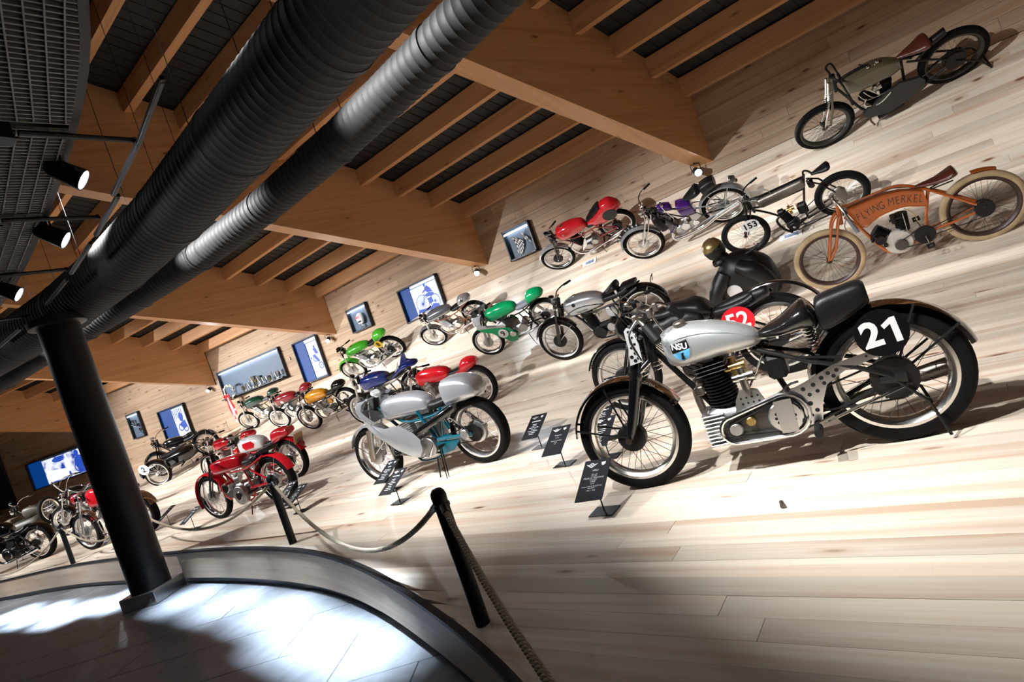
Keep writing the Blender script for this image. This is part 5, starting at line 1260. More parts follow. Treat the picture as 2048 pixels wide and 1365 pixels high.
# ------------------------------------------------------------------ flat-tank racer 153
def bike_153():
    B = Bike('black flat-tank motorcycle with white front number 153', -1.79, 8.85, -5.7, .894, 1.38, .70); K = M_GLOSS
    B.wheel(True, tw=.07, rim=.84, rimm=M_IRON, sp=M_SPOKEC, nsp=40, hub=.025); B.wheel(False, tw=.085, rim=.80, rimm=M_IRON, sp=M_SPOKEC, nsp=40)
    mb = MB(); n = 110; R = .27
    for k in range(n): a = 2*PI*k/n; mb.box((B.xr+R*math.cos(a), .02, .35+R*math.sin(a)), (.005, .012, .008), Matrix.Rotation(-a, 3, 'Y'))
    mb.lathe([(R-.02, .014), (R-.008, .014), (R-.008, .026), (R-.02, .026)], (B.xr, 0, .35), (0, 1, 0), 48, close=True); o = B.part('belt_rim', mb, M_NICK); o['kind'] = 'stuff'
    B.loft('fuel_tank', [(.325, 0, .765, .03, .05, 3), (.30, 0, .775, .06, .075, 3), (.2, 0, .775, .065, .078, 3), (-.2, 0, .785, .065, .075, 3), (-.31, 0, .79, .06, .07, 3), (-.335, 0, .79, .03, .05, 3)], M_RUST, 18, 4)
    B.tube('top_tube', [(.42, 0, .90), (.24, 0, .875), (-.36, 0, .875)], .016, K, 10); B.tube('lower_tube', [(.45, 0, .76), (.28, 0, .69), (-.3, 0, .69)], .015, K, 10); B.tube('down_tube', [(.46, 0, .74), (.3, 0, .6), (.14, 0, .4), (.1, 0, .22), (.0, 0, .15), (-.16, 0, .2)], .016, K, 10, 3); B.tube('seat_tube', [(-.37, 0, .90), (-.3, 0, .7), (-.2, 0, .4), (-.18, 0, .2)], .017, K, 10, 3)
    B.pair('chain_stay', [(-.18, .05, .22), (B.xr, .08, .35)], .013, K); B.pair('seat_stay', [(-.37, .04, .80), (-.5, .07, .7), (B.xr, .08, .36)], .013, K)
    B.tube('saddle_post', [(-.36, 0, .88), (-.38, 0, .95), (-.43, 0, .93), (-.47, 0, .86), (-.53, 0, .85)], .014, K, 10, 4)
    B.loft('saddle', [(-.45, 0, .855, .02, .015), (-.52, 0, .86, .05, .025), (-.6, 0, .865, .09, .035), (-.67, 0, .875, .10, .04), (-.70, 0, .87, .05, .02)], M_LEATH, 16, 4)
    B.girder((.455, .93), K, .06, .012); B.bars((.43, .985), .27, .04, .2, K, .011, .12)
    B.roundel(.55, .53, .085, .13, .10, mat('cream_number_board', (.62, .62, .58), .5), '153', .14, M_BLACK, tilt=.0, bold=.004)
    mb = MB(); mb.rbox((.41, .0, .80), (.03, .12, .24), .01); B.part('front_tool_roll', mb, M_LEATH)
    B.case(.03, .21, .095, .12, M_IRON, False); B.disc('engine_pulley', .03, .2, .06, .1, .075, M_IRON); B.disc('pulley_nut', .03, .2, .1, .115, .02, M_NICK); B.barrel(.055, .29, 14, .17, .13, .13, 9, M_IRON, head=False); mb = MB(); mb.rbox((.11, 0, .49), (.09, .09, .05), .015); B.part('cylinder_head', mb, M_IRON)
    B.carb(-.02, .5, .05, M_BRASS); B.tube('plug_lead', [(-.02, .06, .62), (-.06, .07, .5), (-.11, .07, .47), (-.12, .06, .56)], .004, mat('orange_cable', (.5, .12, .05), .5), 6, 4)
    mb = MB(); mb.rbox((-.17, 0, .40), (.13, .1, .17), .02); B.part('magneto', mb, M_IRON); mb = MB(); mb.loft([(-.36, 0, .73, .03, .06), (-.40, 0, .72, .045, .08), (-.44, 0, .72, .03, .06)], 14, 3); B.part('oil_bottle', mb, M_GLOSS)
    mb = MB(); mb.loft([(B.xr+.16, .05, .38, .02, .06), (B.xr+.1, .05, .4, .04, .1), (B.xr, .05, .40, .045, .12), (B.xr-.06, .05, .38, .03, .08)], 14, 3); B.part('gear_hub', mb, M_RUST)
    B.tube('running_board', [(.0, .1, .13), (-.45, .1, .17)], .011, K, 8); B.tube('running_board', [(.0, -.1, .13), (-.45, -.1, .17)], .011, K, 8); B.tube('board_strut', [(-.12, .1, .15), (-.1, .08, .22)], .008, K, 6)
    B.exhaust([(.14, .05, .45), (.2, .07, .4), (.17, .09, .25), (.08, .1, .13)], .018, M_IRON); B.chain(.03, .2, .06, B.xr, .35, .26, .02, M_GUM, .012)
    B.tube('tank_lever', [(.1, .04, .87), (.12, .04, .95), (.16, .04, .97)], .005, M_NICK, 6); B.pair('front_stand', [(B.xf-.02, .07, .1), (B.xf-.02, .1, .0)], .006, K, 6)
bike_153()

# ------------------------------------------------------------------ purple and chrome two-stroke KF 5104
def bike_kf():
    B = Bike('silver and purple motorcycle with KF 5104 on its front fender', -3.4, 9.43, -5.6, .974, 1.40, .68); P = paint('purple_enamel', (.06, .012, .16), .15); Sv = paint('silver_fender', (.42, .44, .46), .3, .6)
    B.wheel(True, tw=.08, rim=.79, drum=(.09, .03, 1, M_ALU)); B.wheel(False, tw=.085, rim=.79, drum=(.10, .04, 1, M_ALU))
    B.fender('front_fender', B.xf, .34, .375, .12, 5, 165, Sv); B.stays(B.xf, .34, .37, .06, (20, 160), M_CHROME); B.fender('rear_fender', B.xr, .34, .375, .13, 20, 190, Sv); B.stays(B.xr, .34, .37, .07, (70, 120, 172), M_ALU, .007)
    # number blade on the front fender
    mb = MB(); pr = []
    for k in range(13): a = math.radians(40+70*k/12); pr.append((B.xf+.385*math.cos(a), .34+.385*math.sin(a)))
    for k in range(13): a = math.radians(110-70*k/12); pr.append((B.xf+.445*math.cos(a), .34+.445*math.sin(a)))
    mb.plate(pr, -.003, .003); pl = B.part('number_blade', mb, M_GLOSS)
    for i, ch in enumerate('KF 5104'):
        if ch == ' ': continue
        a = math.radians(46+9.6*i); q = Matrix.Translation((B.xf+.414*math.cos(a), .0045, .34+.414*math.sin(a))) @ Matrix(((-1, 0, 0, 0), (0, 0, 1, 0), (0, 1, 0, 0), (0, 0, 0, 1))) @ Matrix.Rotation(PI/2-a, 4, 'Z')
        text_obj('digit', ch, .06, M_WHITE, pl, q, bold=.002)
    B.loft('fuel_tank', [(.155, 0, .84, .05, .05), (.13, 0, .84, .075, .06), (.05, 0, .815, .08, .065), (-.02, 0, .78, .075, .06), (-.04, 0, .77, .05, .04)], P, 18, 4); mb = MB(); mb.lathe([(.03, 0), (.03, .02), (0, .03)], (.07, .03, .875), (0, 0, 1), 14); B.part('filler_cap', mb, M_CHROME)
    mb = MB(); mb.loft([(-.10, 0, .65, .09, .10, 5), (-.12, 0, .66, .105, .12, 5), (-.28, 0, .615, .105, .115, 5), (-.31, 0, .60, .09, .10, 5)], 22, 3); B.part('oil_tank', mb, P)
    mb = MB(); mb.tube([(-.105, .1, .73), (-.2, .108, .70), (-.3, .1, .67)], .005, 6); B.part('tank_band', mb, M_BRASS)
    B.tube('top_tube', [(.30, 0, .93), (.0, 0, .72), (-.3, 0, .55)], .015, M_GLOSS, 10); B.pair('frame_tube', [(.30, .02, .87), (.1, .07, .55), (.0, .09, .3)], .014, M_GLOSS); B.pair('frame_stay', [(.25, .04, .9), (-.1, .08, .55), (-.35, .09, .42), (B.xr, .085, .345)], .012, M_GLOSS); B.pair('chain_stay', [(-.1, .08, .24), (B.xr, .09, .34)], .013, Sv); B.pair('seat_stay', [(-.3, .06, .6), (-.5, .08, .52), (B.xr, .09, .36)], .011, Sv)
    mb = MB(); mb.loft([(.33, 0, .6, .09, .02, 5), (.30, 0, .6, .12, .16, 5), (.22, 0, .62, .12, .17, 5), (.19, 0, .62, .1, .15, 5)], 18, 2); mb.v = [(x+.12*(z-.6), y, z) for x, y, z in mb.v]; B.part('radiator', mb, M_IRON)
    B.girder((.36, .96), M_CHROME, .07, .013, M_CHROME); B.bars((.34, 1.03), .3, .1, .2, M_CHROME, .011, .13)
    for px, py, pz in ((.38, .1, 1.0), (.36, -.08, 1.02), (.4, .05, .9)):
        mb = MB(); mb.ball((px, py, pz), .035, 12); B.part('lamp_and_gauge', mb, M_CHROME)
    B.tube('gear_lever', [(.02, .09, .6), (.06, .1, .88), (.03, .11, 1.0)], .005, M_CHROME, 6, 3); mb = MB(); mb.ball((.03, .11, 1.0), .016, 10); B.part('lever_knob', mb, M_GLOSS)
    B.loft('saddle', [(-.25, 0, .78, .04, .02), (-.31, 0, .79, .075, .035), (-.4, 0, .81, .12, .05), (-.48, 0, .84, .13, .06), (-.53, 0, .83, .09, .04)], M_LEATH, 18, 4); B.loft('pillion_pad', [(-.54, 0, .80, .08, .05, 4), (-.56, 0, .81, .10, .08, 4), (-.68, 0, .835, .10, .08, 4), (-.77, 0, .84, .09, .06, 4)], M_LEATH, 18, 3)
    B.case(.03, .32, .10, .2, M_ALU, True, -.2, .0); B.barrel(.1, .4, 35, .13, .2, .13, 6, M_ALU, round_=False, hm=M_ALU)
    mb = MB(); mb.rbox((.14, 0, .42), (.05, .19, .2), .015, Matrix.Rotation(-.6, 3, 'Y')); B.part('water_jacket', mb, P)
    B.disc('flywheel_cover', -.06, .36, .09, .11, .07, M_POL); B.disc('gear_cover', -.22, .33, .08, .1, .055, M_POL); mb = MB(); mb.plate([(-.2, .52), (-.32, .5), (-.36, .42), (-.26, .38), (-.2, .42)], .07, .1); B.part('magneto_cover', mb, M_ALU)
    for dy, dz in ((.1, .0), (.12, .05)): B.exhaust([(.16, dy, .33+dz), (.2, dy+.01, .22+dz), (.1, dy+.02, .19+dz), (-.25, dy+.02, .19+dz), (-.55, dy+.02, .28+dz), (-.94, dy+.02, .36+dz)], .018, M_CHROME)
    mb = MB(); mb.tube([(-.55, .145, .3), (-.92, .145, .37)], .024, 12); B.part('fish_tail', mb, M_CHROME)
    B.chain(-.2, .32, .04, B.xr, .34, .08, .07); B.carb(-.1, .47, .05)
    mb = MB(); mb.rbox((B.xr-.28, 0, .72), (.1, .12, .07), .02, Matrix.Rotation(-.5, 3, 'Y')); mb.ball((B.xr-.32, 0, .66), .03, 10); B.part('tail_lamp', mb, M_RUST)
bike_kf()

# ------------------------------------------------------------------ general builder for the post-war machines
def race(label, s, y, psi, k, L, D, tank, frame=M_GLOSS, seat=M_LEATH, hump=None, ff=None, rf=None, fork='tele', engine='single', em=M_ALU, rim=M_POL, bars='clip', drumf=.095, drumr=.09, exh='low', lamp=False, tkz=0., tkx=0., tkl=1., tkh=1., headz=.93, num=None, sc=None, tw=.085, lean=0., seatz=0., nsp=36, flat=False, shocks=True, mount=None):
    B = Bike(label, s, y, psi, k, L, D, lean=lean); r = D/2
    B.wheel(True, tw=tw, rim=.80, rimm=rim, nsp=nsp, drum=(drumf, .045, 1, M_ALU if engine != 'old' else M_IRON)); B.wheel(False, tw=tw*1.15, rim=.785, rimm=rim, nsp=nsp, drum=(drumr, .045, 1, M_ALU if engine != 'old' else M_IRON))
    hx = B.xf-.27
    if fork == 'tele': B.tele((hx, headz))
    elif fork == 'telebk': B.tele((hx, headz), M_GLOSS, M_GLOSS)
    else: B.girder((hx, headz), M_GLOSS, .07)
    if ff: B.fender('front_fender', B.xf, r, r+.03, tw*1.35, 25, 160, ff); B.stays(B.xf, r, r+.025, tw*.62, (35, 150))
    if rf: B.fender('rear_fender', B.xr, r, r+.035, tw*1.45, 20, 165, rf); B.stays(B.xr, r, r+.03, tw*.7, (60, 120))
    if bars == 'clip': B.clipons((hx-.01, headz-.01))
    elif bars: B.bars((hx-.02, headz+.02), bars[0], bars[1], bars[2])
    # tank
    def X(x): return tkx+x*tkl
    if flat: ts = [(X(.30), 0, .70+tkz, .05, .05, 4), (X(.27), 0, .71+tkz, .10, .09*tkh, 4), (X(0), 0, .71+tkz, .11, .10*tkh, 4), (X(-.22), 0, .70+tkz, .09, .085*tkh, 4), (X(-.26), 0, .69+tkz, .05, .05, 4)]
    else: ts = [(X(.315), 0, .73+tkz, .05, .07*tkh, 2.6), (X(.285), 0, .742+tkz, .105, .112*tkh, 3), (X(.18), 0, .752+tkz, .132, .125*tkh, 3), (X(.02), 0, .745+tkz, .132, .125*tkh, 3), (X(-.14), 0, .725+tkz, .115, .108*tkh, 2.8), (X(-.24), 0, .70+tkz, .088, .078*tkh, 2.6), (X(-.275), 0, .69+tkz, .04, .04, 2.4)]
    tk = B.loft('fuel_tank', ts, tank, 22, 5); B.tsec = ts; B.tank = tk
    mb = MB(); mb.lathe([(.03, 0), (.036, .006), (.036, .02), (.02, .026), (0, .026)], (X(.12), .0, .755+tkz+.113*tkh), (0, 0, 1), 18); B.part('filler_cap', mb, M_CHROME)
    # seat
    zs = .67+seatz
    B.loft('seat', [(X(-.24), 0, zs, .06, .03), (X(-.28), 0, zs+.0, .09, .045), (-.42, 0, zs+.0, .105, .05), (-.55, 0, zs+.015, .11, .05), (-.62, 0, zs+.04, .10, .05)], seat, 16, 4)
    if hump: B.loft('seat_hump', [(-.53, 0, zs+.02, .10, .045), (-.57, 0, zs+.065, .12, .095), (-.66, 0, zs+.085, .13, .105), (-.76, 0, zs+.08, .125, .09), (-.84, 0, zs+.07, .095, .06), (-.88, 0, zs+.065, .03, .02)], hump, 18, 4)
    # frame
    B.pair('frame_tube', [(hx-.03, .02, headz-.12), (.1, .08, .62), (-.25, .10, .60), (-.45, .11, .62), (-.75, .10, .70)], .013, frame, 8, 3); B.tube('down_tube', [(hx-.02, 0, headz-.16), (.22, 0, .5), (.13, 0, .27)], .018, frame, 10); B.pair('cradle_tube', [(.13, .04, .27), (.05, .09, .18), (-.22, .10, .18), (-.32, .10, .3), (-.28, .10, .6)], .012, frame, 8, 3)
    B.pair('swing_arm', [(-.28, .10, .33), (B.xr, .105, r)], .016, frame)
    if shocks: B.shocks(-.48, .62, B.xr+.06, r+.03)
    else: B.pair('seat_stay', [(-.35, .09, .6), (B.xr, .1, r+.02)], .012, frame)
    mb = MB(); mb.cyl((B.xr, -.13, r), (B.xr, .13, r), .011, n=10); B.part('rear_axle', mb, M_CHROME)
    # engine
    if engine == 'single': B.case(.04, .30, .105, .2, em, True, -.2, .01, .07); B.barrel(.075, .38, 10, .17, .19, .18, 9, em if em is not M_IRON else M_IRON, round_=False, hm=em); B.disc('clutch_cover', -.13, .31, .09, .125, .075, M_POL); B.disc('points_cover', .06, .3, .09, .12, .05, M_POL); B.carb(-.06, .56, .03)
    elif engine == 'flat': B.case(-.02, .32, .12, .2, em, True, -.18); B.barrel(.09, .34, 82, .2, .19, .19, 8, em, round_=False, hm=em); B.disc('flywheel', -.08, .28, .1, .17, .13, M_ALU); B.disc('flywheel_cap', -.08, .28, .17, .185, .06, M_CHROME); B.carb(.0, .5, .05)
    elif engine == 'four':
        B.case(.02, .31, .11, .32, em, True, -.2)
        for yy in (-.13, -.045, .045, .13): B.barrel(.08, .39, 15, .16, .08, .16, 7, em, y=yy, round_=False, hm=em)
    elif engine == 'vee': B.case(-.02, .32, .13, .24, em, True, -.2); B.barrel(.06, .42, 40, .18, .16, .16, 8, em, round_=False); B.barrel(-.08, .42, -40, .18, .16, .16, 8, em, round_=False, name='rear_cylinder'); B.disc('clutch_cover', -.08, .31, .11, .15, .09, M_POL)
    else: B.case(.05, .26, .10, .16, em, True, -.22, .03); B.barrel(.08, .35, 5, .2, .16, .16, 10, M_IRON, hm=M_IRON); B.disc('timing_cover', .0, .27, .08, .11, .07, em); B.disc('clutch_cover', -.17, .3, .08, .12, .06, M_ALU); B.carb(-.05, .55, .03, M_NICK)
    B.chain(-.2, .32, .035, B.xr, r, .08, .09); B.sprocket(B.xr, r, .09, .088); B.pegs(-.36, .3)
    if exh == 'low': B.exhaust([(.18, .06, .5), (.27, .1, .44), (.2, .12, .24), (0, .13, .17), (-.4, .14, .2)], .021, M_CHROME, ([(-.38, .14, .2), (-.45, .14, .205), (-.85, .16, .26)], [.022, .04, .045]))
    elif exh == 'off': B.exhaust([(.18, -.06, .5), (.27, -.1, .44), (.2, -.12, .24), (0, -.13, .17), (-.4, -.14, .2)], .021, M_CHROME, ([(-.38, -.14, .2), (-.45, -.14, .205), (-.85, -.16, .26)], [.022, .04, .045]))
    if lamp:
        mb = MB(); mb.lathe([(0, -.09), (.05, -.08), (.085, -.02), (.09, .02), (.085, .03)], (hx+.11, 0, headz-.09), (1, 0, 0), 22); B.part('headlamp', mb, M_CHROME); mb = MB(); mb.lathe([(.085, .02), (.06, .04), (0, .05)], (hx+.11, 0, headz-.09), (1, 0, 0), 22); B.part('lamp_glass', mb, mat('lamp_glass', (.75, .78, .8), .08, coat=.5))
    mb = MB(); mb.lathe([(0, -.03), (.035, -.03), (.04, 0), (.04, .012), (0, .014)], (hx+.03, .03, headz+.05), (-.5, 0, 1), 18); B.part('rev_counter', mb, M_GLOSS)
    for q in (.06, -.05): B.tube('control_cable', [(hx, q+.1, headz+.01), (hx+.07, q, headz+.03), (hx+.03, q*.5, headz-.12), (.05, .04, .55)], .0035, M_GUM, 5, 4)
    # paddock prop
    B.tube('prop_stand', [(-.18, .1, .18), (-.22, .2, .0)], .007, M_IRON, 6)
    return B
RED = paint('racing_red', (.62, .012, .022), .15); DKRED = paint('dark_red', (.22, .008, .014), .15); GRN = paint('emerald_green', (.0, .26, .085), .18); LIME = paint('lime_green', (.07, .50, .03), .2); DKG = paint('dark_green', (.006, .05, .03), .15); YEL = paint('amber_yellow', (.68, .29, .015), .2); BLU = paint('royal_blue', (.008, .035, .30), .18); SIL = paint('bright_silver', (.55, .57, .60), .25, .6); WHT = paint('gloss_white', (.75, .75, .74), .2); CLR = mat('white_line', (.75, .75, .72), .4)

# silver and black English single
def bike_norton():
    B = race('silver and black Norton motorcycle with sprung saddle', -4.4, 7.71, -5.5, 1.037, 1.38, .67, SIL, frame=M_GLOSS, seat=M_LEATH, ff=M_GLOSS, rf=M_GLOSS, engine='old', em=M_IRON, bars=(.3, .05, .16), tkx=.03, tkl=1.02, tkh=1.05, headz=.95, fork='telebk', shocks=False, exh='off', drumf=.1, seatz=.02)
    ts = B.tsec; P = [(.30, .70), (.18, .735), (.05, .735), (-.1, .70), (-.2, .655), (-.19, .625), (-.05, .62), (.12, .625), (.26, .645)]
    mb = MB(); mb.tube([(x, side_y(ts, x, z)+.001, z) for x, z in P], .006, 6, 4, closed=True); B.part('black_line', mb, M_BLACK, B.tank); B.side_text('Norton', .09, .675, .055, M_BLACK, ts, B.tank, shear=.2, off=.003)
    B.decal(circ(.16, .80, .028), M_BLACK, ts, B.tank, 'knee_disc')
    B.loft('saddle', [(-.25, 0, .745, .04, .02), (-.32, 0, .76, .08, .035), (-.41, 0, .79, .125, .05), (-.47, 0, .81, .125, .05), (-.50, 0, .80, .08, .03)], M_LEATH, 18, 4); B.pair('saddle_spring', [(-.46, .08, .62), (-.46, .08, .77)], .022, M_CHROME, 10)
    B.loft('pillion_pad', [(-.53, 0, .745, .08, .02, 4), (-.55, 0, .75, .09, .035, 4), (-.72, 0, .755, .09, .03, 4), (-.745, 0, .755, .08, .02, 4)], M_LEATH, 16, 2)
    mb = MB(); mb.loft([(-.20, .06, .52, .03, .05, 3), (-.22, .06, .515, .05, .085, 3), (-.31, .06, .50, .05, .085, 3), (-.34, .06, .49, .03, .06, 3)], 18, 3); B.part('oil_tank', mb, SIL)
    B.tube('grab_handle', [(-.93, .05, .66), (-.96, .05, .74), (-.98, 0, .75), (-.96, -.05, .74), (-.93, -.05, .66)], .006, M_IRON, 6, 3)
bike_norton()

# green faired racer 9
def fairing(B, pts, w_, m, nose=None, thick=.004, flare=0.):
    """side panels: polygon in xz, bowed outwards, both sides"""
    for sg in (1, -1):
        mb = MB(); c = (sum(p[0] for p in pts)/len(pts), sum(p[1] for p in pts)/len(pts)); vs = []; fs = []; n = len(pts); rings = (1., .8, .5, .2)
        for q in rings:
            for x, z in pts:
                X = c[0]+(x-c[0])*q; Z = c[1]+(z-c[1])*q; vs.append((X, sg*(w_(X, Z)+flare*(1-q*q)), Z))
        for i in range(len(rings)-1):
            for k_ in range(n): fs.append((i*n+k_, i*n+(k_+1) % n, (i+1)*n+(k_+1) % n, (i+1)*n+k_))
        fs.append(tuple((len(rings)-1)*n+k_ for k_ in range(n))); mb.add(vs, fs); yield B.part('fairing_panel', mb, m, ang=60)
def shell(B, rows, name, m, n=21):
    """rows = (z, nose x, rear x, half width): plan curves stacked into a half shell open at the back"""
    mb = MB(); vs = []
    for z, xn, xr, hw in rows:
        for k_ in range(n):
            t = -1+2*k_/(n-1); q = abs(t)
            vs.append((xr+(xn-xr)*(1-q**2.4), hw*math.copysign(min(1, (q*1.25)**.8 if q < .8 else 1), t), z))
    mb.add(vs, [(i_*n+k_, i_*n+k_+1, (i_+1)*n+k_+1, (i_+1)*n+k_) for i_ in range(len(rows)-1) for k_ in range(n-1)]); return B.part(name, mb, m, ang=60)
def bike_benelli():
    B = race('green and silver faired racing motorcycle with white number 9 disc', -6.58, 8.64, -11.6, .981, 1.32, .62, GRN, frame=M_GLOSS, seat=mat('grey_seat', (.12, .13, .15), .6), hump=GRN, engine='four', headz=.93, tkl=1.05, exh='low', tkz=.03)
    pts = [(.56, .72), (.30, .62), (.0, .48), (-.06, .3), (.02, .17), (.14, .18), (.26, .36), (.36, .52), (.5, .62)]
    fp = list(fairing(B, pts, lambda x, z: .17+.03*(1-abs(z-.4)), GRN)); mb = MB(); mb.plate([(.56, .73), (.29, .625), (.05, .515), (.04, .56), (.3, .70), (.5, .79)], .205, .209); o = B.part('silver_band', mb, SIL)
    text_obj('lettering', 'Benelli', .075, M_BLACK, o, Matrix.Translation((.27, .211, .665)) @ Matrix(((-1, 0, 0, 0), (0, 0, 1, 0), (0, 1, 0, 0), (0, 0, 0, 1))) @ Matrix.Rotation(-.42, 4, 'Z'))
    B.roundel(.17, .43, .212, .095, .095, CLR, '9', .15, M_BLACK, bold=.004); B.disc('clutch_window', .02, .33, .2, .215, .06, M_POL)
    shell(B, [(.62, .50, .36, .17), (.70, .60, .40, .195), (.80, .63, .42, .2), (.90, .60, .36, .195), (.95, .56, .28, .185)], 'fairing_nose', SIL)
    shell(B, [(.95, .56, .28, .185), (1.02, .49, .22, .165), (1.09, .39, .16, .13), (1.14, .29, .1, .08)], 'windscreen', M_SCREEN)
bike_benelli()
B = race('grey and copper racing motorcycle with a number 4 tail', -8.68, 9.4, -12.3, .92, 1.30, .62, paint('slate_silver', (.24, .26, .29), .22, .6), frame=paint('copper_frame', (.36, .11, .05), .25, .4), hump=SIL, ff=paint('slate_silver', (.24, .26, .29)), engine='single', tkl=1.12, tkh=.8, tkz=.05, lamp=True)
text_obj('number', '4', .13, M_BLACK, B.root, Matrix.Translation((-.70, .126, .80)) @ Matrix(((-1, 0, 0, 0), (0, 0, 1, 0), (0, 1, 0, 0), (0, 0, 0, 1))), bold=.004)
B = race('lime green racing motorcycle with yellow number 8 disc', -11.61, 9.43, -12.6, 1.059, 1.30, .62, LIME, frame=paint('silver_frame', (.4, .41, .42), .3, .6), hump=LIME, ff=LIME, engine='single', em=M_ALU, tkl=1.1, tkh=.75, tkz=.0, drumf=.12, drumr=.11)
B.side_text('C', .14, .70, .085, M_BLACK, B.tsec, B.tank, shear=.25); mb = MB(); mb.tube([(x, side_y(B.tsec, x, z)+.001, z) for x, z in [(.10, .695), (.07, .71), (.05, .695), (.02, .71), (0, .697), (-.03, .712), (-.06, .7), (-.1, .712)]], .006, 6, 3); B.part('script_line', mb, M_BLACK, B.tank); B.roundel(-.60, .62, .16, .095, .095, paint('number_yellow', (.75, .5, .02)), '8', .15, M_BLACK, bold=.005)
mb = MB(); mb.lathe([(.02, -.12), (.08, -.1), (.12, -.02), (.13, .03)], (.45, 0, .86), (1, 0, .3), 20, arc=(0, PI)); B.part('cowl', mb, M_GLOSS)

# bright red single with tail fairing and black side ovals
def bike_ajs():
    B = race('bright red motorcycle with tall tail and black oval side panel', -5.31, 9.87, -9.0, .954, 1.36, .66, RED, frame=paint('oxide_red', (.20, .02, .02), .3), hump=None, ff=SIL, fork='girder', engine='old', em=M_ALU, tkz=.06, tkl=1.0, tkh=1.15, headz=.97, exh='low', shocks=False)
    B.loft('tail_fairing', [(-.30, 0, .69, .07, .05, 3), (-.42, 0, .70, .11, .12, 3), (-.58, 0, .715, .125, .18, 3), (-.74, 0, .755, .13, .19, 3), (-.88, 0, .785, .12, .14, 3), (-.98, 0, .74, .07, .06, 3), (-1.0, 0, .72, .02, .02)], RED, 22, 5)
    mb = MB(); mb.loft([(-.31, 0, .765, .06, .02), (-.45, 0, .83, .10, .03), (-.6, 0, .90, .11, .03), (-.68, 0, .935, .09, .02)], 16, 4); B.part('seat_pad', mb, M_LEATH)
    for sg in (1, -1):
        mb = MB(); pts = circ(0, 0, 1); vs = [(-.755+.135*x, sg*.136, .70+.12*z) for x, z in pts]; n = len(vs); mb.add(vs+[(x, y-sg*.012, z) for x, y, z in vs], [tuple(range(n)), tuple(range(n, 2*n))]+[(i, (i+1) % n, n+(i+1) % n, n+i) for i in range(n)]); B.part('number_oval', mb, mat('dull_black', (.01, .013, .012), .55))
    B.decal(circ(.17, .85, .026), M_NICK, B.tsec, B.tank, 'tank_badge'); mb = MB(); mb.rbox((.47, 0, .8), (.03, .2, .2), .01, Matrix.Rotation(-.15, 3, 'Y')); B.part('fly_screen', mb, M_GLOSS)
    mb = MB(); mb.plate([(.02, .42), (-.05, .5), (-.09, .52), (-.02, .36), (.1, .28), (.14, .27)], .11, .125); B.part('primary_cover', mb, M_POL)
bike_ajs()

# silver and teal faired twin
def bike_ducati():
    B = race('silver half-faired DUCATI motorcycle with teal frame', -4.79, 4.11, -3.8, .995, 1.5, .66, SIL, frame=paint('teal_frame', (.0, .085, .125), .25), hump=None, engine='single', em=M_ALU, headz=.95, tkz=.03, tkl=1.12, tkx=.0, exh='none', tw=.1, drumf=.10, drumr=.11, ff=SIL, seat=M_LEATH, seatz=.02)
    for sg in (1, -1): B.tube('fork_cover', [(B.xf+.015, sg*.095, .29), (B.xf-.1, sg*.095, .62)], .026, paint('bronze_fork', (.32, .24, .17), .3, .6), 12)
    ts = B.tsec; B.side_text('DUCATI', .21, .80, .075, mat('grey_outline', (.25, .25, .26), .4), ts, B.tank, bold=-.002)
    B.loft('tail_unit', [(-.55, 0, .72, .10, .06, 3.5), (-.58, 0, .77, .135, .13, 3.5), (-.70, 0, .78, .15, .13, 3.5), (-.85, 0, .765, .145, .11, 3.5), (-.94, 0, .735, .12, .07, 3.5), (-.97, 0, .71, .06, .02)], SIL, 22, 5)
    pts = [(.58, .80), (.47, .70), (.25, .625), (.03, .615), (-.12, .50), (-.17, .43), (-.15, .31), (-.08, .25), (.05, .29), (.2, .38), (.33, .5), (.45, .58), (.55, .68)]
    list(fairing(B, pts, lambda x, z: .13+.09*max(0, min(1, (.75-x)/.4)), SIL, flare=.015))
    shell(B, [(.70, .50, .33, .215), (.75, .60, .38, .225), (.81, .655, .44, .225), (.87, .675, .49, .22), (.93, .665, .45, .215), (.965, .64, .36, .205)], 'fairing_nose', SIL)
    shell(B, [(.965, .64, .36, .205), (1.02, .59, .31, .19), (1.08, .50, .25, .165), (1.13, .40, .19, .13), (1.16, .30, .15, .08)], 'windscreen', M_SCREEN)
    B.disc('gauge', .40, .98, -.02, .02, .045, CLR); mb = MB(); mb.lathe([(.05, 0), (.05, .02), (.045, .03), (0, .03)], (.36, .06, .98), (-.6, 0, 1), 18); B.part('gauge_face', mb, CLR)
    B.barrel(.16, .33, 75, .2, .19, .18, 8, M_ALU, round_=False, name='front_cylinder'); B.exhaust([(.3, .1, .4), (.3, .15, .32), (.1, .17, .36), (-.05, .17, .45)], .024, M_GLOSS, ([(-.03, .17, .46), (-.08, .17, .475), (-.70, .18, .64), (-.73, .18, .65)], [.024, .036, .045, .03]), M_GLOSS)
    B.disc('clutch_case', -.16, .31, .1, .15, .1, M_ALU); B.tube('kick_lever', [(-.24, .14, .33), (-.16, .17, .22), (-.1, .18, .24)], .009, M_CHROME, 8)
    mb = MB(); mb.plate([(-.25, .32), (-.42, .4), (-.6, .33), (-.46, .22), (-.3, .2)], .115, .12); B.part('foot_bracket', mb, MATS['teal_frame']); B.disc('rear_caliper', -.68, .35, .12, .16, .05, M_ALU)
    B.pair('frame_strut', [(-.17, .11, .69), (-.28, .11, .38)], .017, MATS['teal_frame'], 10); B.pair('frame_strut', [(-.48, .11, .66), (-.36, .11, .36)], .017, MATS['teal_frame'], 10); B.pair('swing_bar', [(-.3, .115, .36), (B.xr, .12, .33)], .022, MATS['teal_frame'], 10)
    for sg in (.0, .03): B.tube('centre_stand', [(-.36, .17+sg, .3), (-.37, .24+sg, .0)], .006, M_CHROME, 6)
bike_ducati()
